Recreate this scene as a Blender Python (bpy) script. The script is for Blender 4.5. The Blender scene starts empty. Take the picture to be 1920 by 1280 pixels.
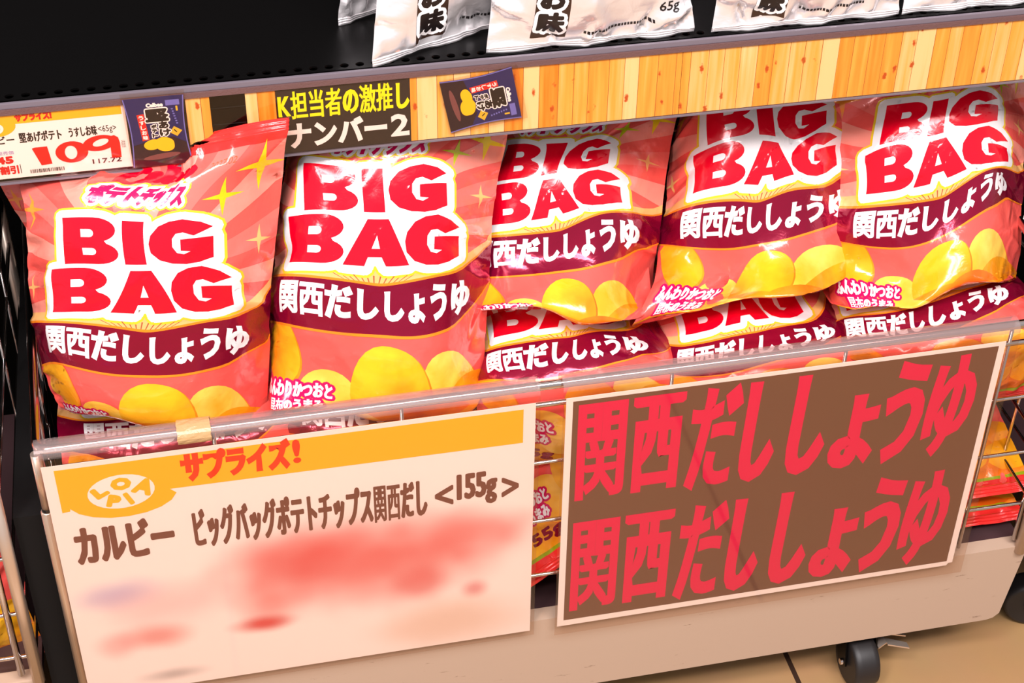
import bpy, bmesh, math, random
import numpy as np
from mathutils import Matrix, Vector, geometry

scene = bpy.context.scene
COL = scene.collection

# ------------------------------------------------------------------ camera, world, lights, exposure
cam_data = bpy.data.cameras.new('camera')
cam_data.sensor_width = 36.0
cam_data.lens = 3100.0 / 1920.0 * 36.0
cam_data.clip_start = 0.02
cam = bpy.data.objects.new('camera', cam_data)
COL.objects.link(cam)
cam.matrix_world = Matrix(((0.9771646, 0.12082763, -0.17478566, 0.0),
                           (-0.21215267, 0.60069485, -0.77081576, -1.088),
                           (0.011857, 0.79029512, 0.61261165, 1.40),
                           (0, 0, 0, 1)))
scene.camera = cam

world = bpy.data.worlds.new('store_light')
scene.world = world
world.use_nodes = True
wn = world.node_tree.nodes
wn['Background'].inputs['Color'].default_value = (1.0, 0.945, 0.96, 1)
wn['Background'].inputs['Strength'].default_value = 0.46

def area_light(name, loc, target, sx, sy, energy, color=(1, .95, .955)):
    d = bpy.data.lights.new(name, 'AREA')
    d.shape = 'RECTANGLE'; d.size = sx; d.size_y = sy; d.energy = energy; d.color = color
    o = bpy.data.objects.new(name, d); COL.objects.link(o)
    o.location = loc
    o.rotation_euler = (Vector(target) - Vector(loc)).to_track_quat('-Z', 'Y').to_euler()
    return o
area_light('ceiling_lamp_aisle', (0.1, -1.25, 2.7), (0.3, 0.1, 0.5), 2.6, 0.30, 62)
area_light('ceiling_lamp_far_aisle', (0.5, -1.75, 2.75), (0.3, 0.1, 0.5), 2.6, 0.25, 74)
area_light('ceiling_lamp_side', (-1.0, -1.5, 2.4), (0.1, 0.1, 0.6), 0.3, 1.6, 42)

scene.view_settings.view_transform = 'Standard'
scene.view_settings.look = 'None'
scene.view_settings.gamma = 1.0
scene.view_settings.use_curve_mapping = False
scene.view_settings.exposure = 0.06

# ------------------------------------------------------------------ helpers
def lin(c):
    r = []
    for v in c:
        v = v / 255.0
        r.append(v / 12.92 if v <= 0.04045 else ((v + 0.055) / 1.055) ** 2.4)
    return (r[0], r[1], r[2], 1.0)

def principled(name, rgb, rough=.5, metal=0.0, spec=.5, coat=0.0, bump=None, crease=None):
    m = bpy.data.materials.new(name); m.use_nodes = True
    nt = m.node_tree; b = nt.nodes['Principled BSDF']
    b.inputs['Base Color'].default_value = lin(rgb)
    b.inputs['Roughness'].default_value = rough
    b.inputs['Metallic'].default_value = metal
    b.inputs['Specular IOR Level'].default_value = spec
    b.inputs['Coat Weight'].default_value = coat
    b.inputs['Coat Roughness'].default_value = 0.12
    if bump:
        scale, strength, dist = bump
        tc = nt.nodes.new('ShaderNodeTexCoord')
        n = nt.nodes.new('ShaderNodeTexNoise'); n.inputs['Scale'].default_value = scale
        n.inputs['Detail'].default_value = 3.0; n.inputs['Distortion'].default_value = 0.6
        bp = nt.nodes.new('ShaderNodeBump'); bp.inputs['Strength'].default_value = strength
        bp.inputs['Distance'].default_value = dist
        nt.links.new(tc.outputs['Object'], n.inputs['Vector'])
        nt.links.new(n.outputs['Fac'], bp.inputs['Height'])
        if crease:                                       # crisp folds of thin film
            n2 = nt.nodes.new('ShaderNodeTexNoise'); n2.inputs['Scale'].default_value = crease[0]; n2.inputs['Detail'].default_value = 2.0
            n2.inputs['Distortion'].default_value = 1.6; n2.noise_type = 'RIDGED_MULTIFRACTAL'
            b2 = nt.nodes.new('ShaderNodeBump'); b2.inputs['Strength'].default_value = crease[1]; b2.inputs['Distance'].default_value = crease[2]
            nt.links.new(tc.outputs['Object'], n2.inputs['Vector']); nt.links.new(n2.outputs['Fac'], b2.inputs['Height'])
            nt.links.new(b2.outputs['Normal'], bp.inputs['Normal'])
        nt.links.new(bp.outputs['Normal'], b.inputs['Normal'])
        nt.links.new(bp.outputs['Normal'], b.inputs['Coat Normal'])
    return m

def noise_colour(m, c1, c2, scale, detail=3.0, lo=.35, hi=.65, coords='Object', stretch=None):
    nt = m.node_tree; b = nt.nodes['Principled BSDF']
    tc = nt.nodes.new('ShaderNodeTexCoord')
    n = nt.nodes.new('ShaderNodeTexNoise'); n.inputs['Scale'].default_value = scale; n.inputs['Detail'].default_value = detail
    if stretch:
        mp = nt.nodes.new('ShaderNodeMapping'); mp.inputs['Scale'].default_value = stretch
        nt.links.new(tc.outputs[coords], mp.inputs['Vector']); nt.links.new(mp.outputs['Vector'], n.inputs['Vector'])
    else:
        nt.links.new(tc.outputs[coords], n.inputs['Vector'])
    r = nt.nodes.new('ShaderNodeValToRGB')
    r.color_ramp.elements[0].position = lo; r.color_ramp.elements[0].color = lin(c1)
    r.color_ramp.elements[1].position = hi; r.color_ramp.elements[1].color = lin(c2)
    nt.links.new(n.outputs['Fac'], r.inputs['Fac'])
    nt.links.new(r.outputs['Color'], b.inputs['Base Color'])
    return m

def clear_plastic(name, tint=(255, 255, 255), gloss=0.08, milk=0.0):
    m = bpy.data.materials.new(name); m.use_nodes = True
    nt = m.node_tree; nt.nodes.clear()
    out = nt.nodes.new('ShaderNodeOutputMaterial')
    tr = nt.nodes.new('ShaderNodeBsdfTransparent'); tr.inputs['Color'].default_value = lin(tint)
    gl = nt.nodes.new('ShaderNodeBsdfGlossy'); gl.inputs['Roughness'].default_value = gloss
    fr = nt.nodes.new('ShaderNodeFresnel'); fr.inputs['IOR'].default_value = 1.45
    mx = nt.nodes.new('ShaderNodeMixShader')
    geo = nt.nodes.new('ShaderNodeNewGeometry')          # same reflectance on both faces of the thin sheet
    io = nt.nodes.new('ShaderNodeMath'); io.operation = 'MULTIPLY_ADD'; io.inputs[1].default_value = 1 / 1.45 - 1.45; io.inputs[2].default_value = 1.45
    nt.links.new(geo.outputs['Backfacing'], io.inputs[0]); nt.links.new(io.outputs[0], fr.inputs['IOR'])
    nt.links.new(fr.outputs['Fac'], mx.inputs['Fac'])
    nt.links.new(tr.outputs['BSDF'], mx.inputs[1]); nt.links.new(gl.outputs['BSDF'], mx.inputs[2])
    last = mx.outputs['Shader']
    if milk:
        df = nt.nodes.new('ShaderNodeBsdfDiffuse'); df.inputs['Color'].default_value = lin((236, 222, 220))
        m2 = nt.nodes.new('ShaderNodeMixShader'); m2.inputs['Fac'].default_value = milk
        nt.links.new(last, m2.inputs[1]); nt.links.new(df.outputs['BSDF'], m2.inputs[2]); last = m2.outputs['Shader']
    nt.links.new(last, out.inputs['Surface'])
    return m

def link_mesh(name, me, mats, parent=None, loc=None, smooth=False):
    for m in (mats if isinstance(mats, (list, tuple)) else [mats]):
        me.materials.append(m)
    if smooth:
        for p in me.polygons: p.use_smooth = True
    o = bpy.data.objects.new(name, me); COL.objects.link(o)
    if parent is not None:
        o.parent = parent
        # geometry is written in world coordinates: bring it into the parent's frame
        me.transform(Matrix.Translation(-Vector(parent.location)))
    elif loc is not None:
        me.transform(Matrix.Translation(-Vector(loc))); o.location = loc
    return o

def from_bm(name, bm, mats, parent=None, loc=None, smooth=False):
    me = bpy.data.meshes.new(name); bm.normal_update(); bm.to_mesh(me); bm.free()
    return link_mesh(name, me, mats, parent, loc, smooth)

def tag(o, label, cat, group=None, kind=None):
    o['label'] = label; o['category'] = cat
    if group: o['group'] = group
    if kind: o['kind'] = kind
    return o

def empty(name, loc, label, cat, group=None):
    o = bpy.data.objects.new(name, None); COL.objects.link(o)
    o.location = loc; o.empty_display_size = .05
    return tag(o, label, cat, group)

def bm_box(bm, x0, x1, y0, y1, z0, z1, bevel=0.0, mat=0):
    r = bmesh.ops.create_cube(bm, size=1.0)
    vs = r['verts']
    for v in vs:
        v.co = Vector(((x0 + x1) / 2 + v.co.x * (x1 - x0), (y0 + y1) / 2 + v.co.y * (y1 - y0), (z0 + z1) / 2 + v.co.z * (z1 - z0)))
    fs = list({f for v in vs for f in v.link_faces})
    for f in fs: f.material_index = mat
    if bevel > 0:
        es = list({e for v in vs for e in v.link_edges})
        bmesh.ops.bevel(bm, geom=es, offset=bevel, segments=2, profile=.7, affect='EDGES')

def bm_tube(bm, pts, r, seg=12, caps=True, mat=0):
    """tube through points with a radius (number or one per point)"""
    pts = [Vector(p) for p in pts]
    rs = r if isinstance(r, (list, tuple)) else [r] * len(pts)
    prev = None; ref = None
    rings = []
    for i, p in enumerate(pts):
        a = pts[max(i - 1, 0)]; b = pts[min(i + 1, len(pts) - 1)]
        d = (b - a).normalized()
        if ref is None:
            ref = Vector((0, 0, 1)) if abs(d.z) < .9 else Vector((0, 1, 0))
        u = d.cross(ref)
        if u.length < 1e-5: u = d.cross(Vector((1, 0, 0)))
        u.normalize(); w = u.cross(d).normalized(); ref = w
        rings.append([bm.verts.new(p + (u * math.cos(k * 2 * math.pi / seg) + w * math.sin(k * 2 * math.pi / seg)) * rs[i]) for k in range(seg)])
    for a, b in zip(rings, rings[1:]):
        for k in range(seg):
            f = bm.faces.new((a[k], a[(k + 1) % seg], b[(k + 1) % seg], b[k])); f.smooth = True; f.material_index = mat
    if caps:
        f = bm.faces.new(list(reversed(rings[0]))); f.material_index = mat
        f = bm.faces.new(rings[-1]); f.material_index = mat

def bend(pts, rad, n=5):
    """round the corners of a polyline"""
    pts = [Vector(p) for p in pts]; out = [pts[0]]
    for a, b, c in zip(pts, pts[1:], pts[2:]):
        p = b + (a - b).normalized() * rad; q = b + (c - b).normalized() * rad
        for k in range(n + 1):
            t = k / n
            out.append(p * (1 - t) ** 2 + b * 2 * t * (1 - t) + q * t * t)
    out.append(pts[-1]); return out

# ------------------------------------------------------------------ printed artwork as flat polygons
class Art:
    """2D printed artwork: polygons with a material slot and a print layer"""
    def __init__(self):
        self.v = []; self.f = []; self.m = []; self.l = []
    def add(self, verts, faces, mat, layer):
        o = len(self.v)
        self.v += [(float(a), float(b)) for a, b in verts]
        self.n = getattr(self, 'n', 0) + 1
        layer = layer + .42 * ((self.n * 89) % 251) / 251              # overlapping strokes never lie in exactly one plane
        for f in faces:
            self.f.append([i + o for i in f]); self.m.append(mat); self.l.append(layer)
    def poly(self, pts, mat, layer, holes=()):
        loops = [[Vector((p[0], p[1], 0)) for p in pts]] + [[Vector((p[0], p[1], 0)) for p in h] for h in holes]
        tris = geometry.tessellate_polygon(loops)
        flat = [(p.x, p.y) for l in loops for p in l]
        self.add(flat, tris, mat, layer)
        return flat, [list(t) for t in tris]
    def rect(self, x0, y0, x1, y1, mat, layer):
        self.poly([(x0, y0), (x1, y0), (x1, y1), (x0, y1)], mat, layer)
    def ellipse(self, cx, cy, rx, ry, mat, layer, rot=0, n=28, wob=0, seed=0):
        rnd = random.Random(seed); ph = [rnd.uniform(0, 6.28) for _ in range(3)]
        pts = []
        for k in range(n):
            a = 2 * math.pi * k / n
            q = 1 + wob * (math.sin(2 * a + ph[0]) + .6 * math.sin(3 * a + ph[1]) + .4 * math.sin(5 * a + ph[2]))
            x, y = rx * math.cos(a) * q, ry * math.sin(a) * q
            pts.append((cx + x * math.cos(rot) - y * math.sin(rot), cy + x * math.sin(rot) + y * math.cos(rot)))
        self.poly(pts, mat, layer)
    def star(self, cx, cy, r, mat, layer, waist=.22, rot=0, sq=1.0):
        pts = []
        for k in range(4):
            a = k * math.pi / 2 + rot
            rr = r * (1.25 if k % 2 else 1.0)
            pts.append((cx + rr * math.cos(a), cy + rr * math.sin(a) * sq))
            for d in (.28, .5, .72):
                b = a + d * math.pi / 2; w = r * waist * (1.0 if d == .5 else 1.45)
                pts.append((cx + w * math.cos(b), cy + w * math.sin(b) * sq))
        self.poly(pts, mat, layer)
    def grow(self, flat, faces, w, mat, layer, limit=1.7):
        """band of width w added outside the outline, with sharp corners"""
        own = {}
        for f in faces:
            n = len(f)
            for i in range(n):
                e = (f[i], f[(i + 1) % n]); k = (min(e), max(e)); own.setdefault(k, []).append(f[(i + 2) % n])
        nrm = {}; edges = []
        for (p, q), o in own.items():
            if len(o) != 1: continue
            (ax, ay), (bx, by), (cx, cy) = flat[p], flat[q], flat[o[0]]
            dx, dy = bx - ax, by - ay; L = math.hypot(dx, dy)
            if L < 1e-9: continue
            nx, ny = -dy / L, dx / L
            if nx * (cx - ax) + ny * (cy - ay) > 0: nx, ny = -nx, -ny
            edges.append((p, q)); nrm.setdefault(p, []).append((nx, ny)); nrm.setdefault(q, []).append((nx, ny))
        off = {}
        for i, ns in nrm.items():
            sx, sy = sum(a for a, b in ns), sum(b for a, b in ns); L = math.hypot(sx, sy)
            if L < 1e-6: sx, sy, L = ns[0][0], ns[0][1], 1
            sx, sy = sx / L, sy / L
            c = max(min(sx * a + sy * b for a, b in ns), 1 / limit)
            off[i] = (flat[i][0] + sx * w / c, flat[i][1] + sy * w / c)
        for p, q in edges:
            self.add([flat[p], flat[q], off[q], off[p]], [(0, 1, 2, 3)], mat, layer)
    def cjk(self, s, box, mat, layer, bold_kanji, bold_kana, down=False, halos=(), warp=None, rnd=False, fill=1.0):
        """full width characters, one per cell, each with its own weight"""
        x0, y0, x1, y1 = box; n = len(s); cw = (x1 - x0) / n; ch = abs(y1 - y0)
        for k, c in enumerate(s):
            if c == ' ': continue
            co, fc = glyphs(c, 3)
            b = bold_kanji if ord(c) >= 0x4e00 else bold_kana
            x = x0 + cw * (k + .5) + (co[:, 0] - .5) * cw * fill; v = (co[:, 1] + .10) / .94
            y = (y1 - v * ch) if down else (y0 + v * ch)
            p = list(zip(x, y))
            if warp: p = [warp(a_, b_) for a_, b_ in p]
            self.add(p, fc, mat, layer)
            for w, hm, hl in halos: self.stroke(p, fc, w + b, hm, hl)
            if b: (self.stroke if rnd else self.grow)(p, fc, b, mat, layer)
    def stroke(self, flat, faces, w, mat, layer, seg=8, wy=None):
        """solid outline of half width w around the outline of a triangulated shape"""
        wy = wy or w
        cnt = {}
        for f in faces:
            n = len(f)
            for i in range(n):
                e = (f[i], f[(i + 1) % n]); k = (min(e), max(e)); cnt[k] = cnt.get(k, 0) + 1
        used = set()
        for (a, b), c in cnt.items():
            if c != 1: continue
            ax, ay = flat[a]; bx, by = flat[b]
            dx, dy = (bx - ax) / w, (by - ay) / wy; L = math.hypot(dx, dy)
            if L < 1e-9: continue
            nx, ny = -dy / L * w, dx / L * wy
            self.add([(ax + nx, ay + ny), (bx + nx, by + ny), (bx - nx, by - ny), (ax - nx, ay - ny)], [(0, 1, 2, 3)], mat, layer)
            used.add(a); used.add(b)
        done = set()
        for i in used:
            x, y = flat[i]
            if (round(x, 6), round(y, 6)) in done: continue
            done.add((round(x, 6), round(y, 6)))
            self.add([(x + w * math.cos(k * 2 * math.pi / seg), y + wy * math.sin(k * 2 * math.pi / seg)) for k in range(seg)], [tuple(range(seg))], mat, layer)
    def text(self, s, box, mat, layer, bold=0, halos=(), rot=0, shear=0, down=False, res=2, keep=False, fill=True, warp=None, sharp=False):
        """lettering stretched into box=(x0,y0,x1,y1); halos = [(half width, material, layer)]"""
        co, faces = glyphs(s, res)
        mn = co.min(0); mx = co.max(0)
        x0, y0, x1, y1 = box
        sx = (x1 - x0 - 2 * bold) / max(mx[0] - mn[0], 1e-6); sy = (abs(y1 - y0) - 2 * bold) / max(mx[1] - mn[1], 1e-6)
        if keep: sx = sy = min(sx, sy)
        cx, cy = (x0 + x1) / 2, (y0 + y1) / 2
        p = (co - (mn + mx) / 2) * np.array([sx, sy])
        p[:, 0] += shear * p[:, 1]
        if down: p[:, 1] *= -1
        if rot:
            c, d = math.cos(rot), math.sin(rot)
            p = np.stack([p[:, 0] * c - p[:, 1] * d, p[:, 0] * d + p[:, 1] * c], 1)
        p += np.array([cx, cy])
        if warp: p = np.array([warp(a, b) for a, b in p])
        flat = [tuple(q) for q in p]
        for w, hm, hl in halos: self.stroke(flat, faces, w + bold, hm, hl)
        if fill: self.add(flat, faces, mat, layer)
        if bold: (self.grow if sharp else self.stroke)(flat, faces, bold, mat, layer)
        return flat, faces
    def arrays(self):
        return np.array(self.v), self.f, np.array(self.m), np.array(self.l)

GLYPH_CACHE = {}
def glyphs(s, res=2):
    key = (s, res)
    if key in GLYPH_CACHE: return GLYPH_CACHE[key]
    c = bpy.data.curves.new('lettering', 'FONT'); c.body = s; c.size = 1; c.resolution_u = res
    o = bpy.data.objects.new('lettering', c); COL.objects.link(o)
    bpy.context.view_layer.update()
    me = o.to_mesh()
    co = np.array([v.co[:2] for v in me.vertices]); fs = [list(p.vertices) for p in me.polygons]
    # merge coincident outline points so that the outline can be found
    mp = {}; idx = []; nv = []
    for q in co:
        k = (round(q[0], 5), round(q[1], 5))
        if k not in mp: mp[k] = len(nv); nv.append(q)
        idx.append(mp[k])
    fs = [[idx[i] for i in f] for f in fs]
    fs = [f for f in fs if len(set(f)) == len(f)]
    o.to_mesh_clear(); bpy.data.objects.remove(o); bpy.data.curves.remove(c)
    GLYPH_CACHE[key] = (np.array(nv), fs)
    return GLYPH_CACHE[key]

def flat_card(name, art, mats, place, outline, thick, parent=None, loc=None, step=.00012, base_mat=0):
    """a flat printed card: solid sheet with the given 2D outline plus the printed layers on its front"""
    V, F, M, L = art.arrays()
    layer_of = np.zeros(len(V))
    for f, l in zip(F, L): layer_of[f] = l
    verts = [place(V[i, 0], V[i, 1], layer_of[i] * step) for i in range(len(V))]
    faces = [list(f) for f in F]; mi = list(M)
    n = len(outline); o = len(verts)
    verts += [place(p[0], p[1], 0) for p in outline] + [place(p[0], p[1], -thick) for p in outline]
    tri = geometry.tessellate_polygon([[Vector((p[0], p[1], 0)) for p in outline]])
    for t in tri:
        faces.append([o + i for i in t]); mi.append(base_mat)
        faces.append([o + n + i for i in reversed(t)]); mi.append(base_mat)
    for k in range(n):
        faces.append([o + k, o + (k + 1) % n, o + n + (k + 1) % n, o + n + k]); mi.append(base_mat)
    me = bpy.data.meshes.new(name); me.from_pydata([tuple(v) for v in verts], [], faces)
    me.polygons.foreach_set('material_index', mi)
    me.update()
    return link_mesh(name, me, mats, parent, loc)

# ------------------------------------------------------------------ materials
FILM = dict(rough=.17, spec=.5, coat=.15, bump=(70, .14, .004), crease=(17, .24, .012))
def film(name, rgb, metal=.08, **k):
    d = dict(FILM); d.update(k)
    return principled(name, rgb, metal=metal, **d)

PRINT_NAMES = ['film_salmon', 'print_light_ray', 'print_pale_ray', 'print_gold', 'print_white', 'print_red', 'print_maroon_band',
               'print_orange', 'print_chip_yellow', 'print_chip_light', 'print_chip_orange', 'print_magenta', 'print_peach',
               'print_star_yellow', 'print_star_green', 'print_brown', 'print_orange_edge', 'film_red', 'print_lime']
PC = dict(film_salmon=(240, 88, 80), print_light_ray=(242, 110, 100), print_pale_ray=(244, 142, 126), print_gold=(236, 192, 44), print_white=(242, 234, 234),
          print_red=(224, 2, 34), print_maroon_band=(140, 8, 48), print_orange=(248, 140, 50), print_chip_yellow=(250, 190, 30), print_chip_light=(252, 214, 80),
          print_chip_orange=(250, 150, 24), print_magenta=(205, 14, 84), print_peach=(246, 180, 110), print_star_yellow=(244, 208, 20), print_star_green=(188, 190, 24),
          print_brown=(170, 84, 52), print_orange_edge=(248, 132, 30), film_red=(226, 44, 40), print_lime=(150, 160, 20))
PI = {n: i for i, n in enumerate(PRINT_NAMES)}
PRINT = []
for n in PRINT_NAMES:
    m = film(n, PC[n], metal=.45 if n == 'print_maroon_band' else .06)
    PRINT.append(m)
noise_colour(PRINT[PI['print_chip_yellow']], (248, 184, 34), (238, 132, 16), 17, 4)
noise_colour(PRINT[PI['print_chip_light']], (252, 208, 90), (244, 164, 34), 19, 4)
noise_colour(PRINT[PI['print_chip_orange']], (246, 156, 30), (234, 98, 18), 18, 4)

steel = principled('chrome_wire', (214, 204, 200), rough=.16, metal=1.0)
satin_tube = principled('satin_steel_tube', (225, 206, 190), rough=.34, metal=.85)
black_metal = principled('black_painted_steel', (6, 5, 5), rough=.36, spec=.14)
black_matte = principled('black_matte', (13, 11, 11), rough=.75, spec=.2)
rubber = principled('black_rubber', (28, 24, 24), rough=.5)
clear = clear_plastic('clear_acrylic', (250, 244, 240), .05)
clear_soft = clear_plastic('clear_soft_plastic', (236, 224, 222), .14, .09)
beige_panel = principled('beige_painted_panel', (216, 190, 165), rough=.42, spec=.4, bump=(90, .04, .002))

def scuffed(m, base, dark):
    nt = m.node_tree; b = nt.nodes['Principled BSDF']
    tc = nt.nodes.new('ShaderNodeTexCoord'); mp = nt.nodes.new('ShaderNodeMapping'); mp.inputs['Scale'].default_value = (10, 10, 62)
    n = nt.nodes.new('ShaderNodeTexNoise'); n.inputs['Scale'].default_value = 3.0; n.inputs['Detail'].default_value = 6; n.inputs['Roughness'].default_value = .7
    r = nt.nodes.new('ShaderNodeValToRGB'); r.color_ramp.elements[0].position = .665; r.color_ramp.elements[0].color = lin(base)
    r.color_ramp.elements[1].position = .71; r.color_ramp.elements[1].color = lin(dark)
    nt.links.new(tc.outputs['Object'], mp.inputs['Vector']); nt.links.new(mp.outputs['Vector'], n.inputs['Vector'])
    nt.links.new(n.outputs['Fac'], r.inputs['Fac']); nt.links.new(r.outputs['Color'], b.inputs['Base Color'])
scuffed(beige_panel, (176, 150, 130), (128, 104, 86))

# ------------------------------------------------------------------ the setting: floor and wall
def floor_material():
    m = principled('beige_floor_tile', (205, 165, 120), rough=.32, spec=.45)
    nt = m.node_tree; b = nt.nodes['Principled BSDF']
    tc = nt.nodes.new('ShaderNodeTexCoord'); mp = nt.nodes.new('ShaderNodeMapping')
    mp.inputs['Location'].default_value = (.022, .1, 0)
    br = nt.nodes.new('ShaderNodeTexBrick'); br.offset = 0; br.squash = 1
    br.inputs['Scale'].default_value = 1.0; br.inputs['Brick Width'].default_value = .6; br.inputs['Row Height'].default_value = .6
    br.inputs['Mortar Size'].default_value = .003; br.inputs['Mortar Smooth'].default_value = .1; br.inputs['Bias'].default_value = 0
    br.inputs['Color1'].default_value = lin((172, 134, 92)); br.inputs['Color2'].default_value = lin((168, 130, 88)); br.inputs['Mortar'].default_value = lin((60, 42, 32))
    nz = nt.nodes.new('ShaderNodeTexNoise'); nz.inputs['Scale'].default_value = 9; nz.inputs['Detail'].default_value = 5
    mx = nt.nodes.new('ShaderNodeMix'); mx.data_type = 'RGBA'; mx.blend_type = 'MULTIPLY'; mx.inputs['Factor'].default_value = .25
    nt.links.new(tc.outputs['Object'], mp.inputs['Vector']); nt.links.new(mp.outputs['Vector'], br.inputs['Vector'])
    nt.links.new(tc.outputs['Object'], nz.inputs['Vector'])
    nt.links.new(br.outputs['Color'], mx.inputs['A']); nt.links.new(nz.outputs['Color'], mx.inputs['B'])
    nt.links.new(mx.outputs['Result'], b.inputs['Base Color'])
    return m
bm = bmesh.new(); bm_box(bm, -2.2, 3.0, -2.6, .62, -.02, 0)
tag(from_bm('floor', bm, floor_material()), 'beige tiled shop floor under the wheeled basket carts', 'floor', kind='structure')
bm = bmesh.new(); bm_box(bm, -2.2, 3.0, .60, .62, 0, 2.2)
tag(from_bm('wall_back', bm, black_matte), 'black wall behind the shelving', 'wall', kind='structure')

# ------------------------------------------------------------------ shelving with perforated shelf
gondola = empty('display_shelving', (.3, .35, 0), 'black metal shelving with a perforated shelf holding the silver bags', 'shelf')
SHELF_Z = .7545
def shelf_board():
    bm = bmesh.new()
    x0, x1 = -1.0, 1.6; pitch = .01255; hx0 = -.0975 - pitch * 60
    # solid part of the board
    bm_box(bm, x0, x1, .116, .56, SHELF_Z - .02, SHELF_Z)
    # perforated front strip: one square cell with a round hole after another
    y0, y1 = .1005, .116; yc = .1075; r = .0036; n = 16; th = .0016
    k = 0; cx = hx0
    while cx < x1:
        a, b = cx - pitch / 2, cx + pitch / 2
        sq = []
        ring_t = []; ring_b = []; out_t = []; out_b = []
        for i in range(n):
            t = 2 * math.pi * i / n; c, s = math.cos(t), math.sin(t)
            ring_t.append(bm.verts.new((cx + r * c, yc + r * s, SHELF_Z))); ring_b.append(bm.verts.new((cx + r * c, yc + r * s, SHELF_Z - th)))
            kx = (pitch / 2) / max(abs(c), 1e-6); ky = ((y1 - yc) if s > 0 else (yc - y0)) / max(abs(s), 1e-6); q = min(kx, ky)
            out_t.append(bm.verts.new((cx + q * c, yc + q * s, SHELF_Z))); out_b.append(bm.verts.new((cx + q * c, yc + q * s, SHELF_Z - th)))
        for i in range(n):
            j = (i + 1) % n
            bm.faces.new((ring_t[i], out_t[i], out_t[j], ring_t[j])); bm.faces.new((ring_b[j], out_b[j], out_b[i], ring_b[i]))
            bm.faces.new((ring_t[j], ring_b[j], ring_b[i], ring_t[i]))
            # corners of the cell
            ti, tj = (2 * math.pi * i / n), (2 * math.pi * (i + 1) / n)
        for sx, sy in ((1, 1), (-1, 1), (-1, -1), (1, -1)):
            px, py = cx + sx * pitch / 2, (y1 if sy > 0 else y0)
            near = sorted(range(n), key=lambda i: (out_t[i].co.x - px) ** 2 + (out_t[i].co.y - py) ** 2)[:2]
            c1 = bm.verts.new((px, py, SHELF_Z)); bm.faces.new((out_t[near[0]], c1, out_t[near[1]]))
        cx += pitch
    return from_bm('shelf_board', bm, black_metal, gondola)
shelf_board()
bm = bmesh.new(); bm_box(bm, -1.0, 1.6, .56, .59, .0, 1.7)
from_bm('back_panel', bm, black_metal, gondola)
for ux in (-.62, 1.5):
    bm = bmesh.new(); bm_box(bm, ux - .02, ux + .02, .45, .56, 0, 1.7)
    from_bm('upright', bm, black_metal, gondola)

# ------------------------------------------------------------------ price rail on the shelf front
rail = empty('price_rail', (.3, .1, .684), 'grey lipped price rail along the front of the upper shelf', 'price rail')
lip_grey = principled('lilac_grey_plastic', (106, 96, 104), rough=.35)
ridge_pink = principled('ridged_clear_plastic', (98, 70, 68), rough=.3, bump=(600, .5, .001))
RX0, RX1 = -.45, 1.15
bm = bmesh.new(); bm_box(bm, RX0, RX1, .0972, .1003, .7488, .7538, .0008)
from_bm('rail_lip', bm, lip_grey, rail)
bm = bmesh.new(); bm_box(bm, RX0, RX1, .0955, .1003, .7442, .7487)
from_bm('ridged_strip', bm, ridge_pink, rail)
bm = bmesh.new(); bm_box(bm, RX0, RX1, .0990, .1003, .683, .7441)
for zz in (.700, .716, .731): bm_tube(bm, [(RX0, .0990, zz), (RX1, .0990, zz)], .0008, 8)
from_bm('rail_back', bm, black_metal, rail)
bm = bmesh.new(); bm_box(bm, RX0, RX1, .0962, .0967, .6835, .7441)
from_bm('clear_cover', bm, clear, rail)
bm = bmesh.new(); bm_box(bm, RX0, RX1, .0955, .1003, .6818, .6834)
from_bm('rail_lower_edge', bm, lip_grey, rail)

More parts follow.
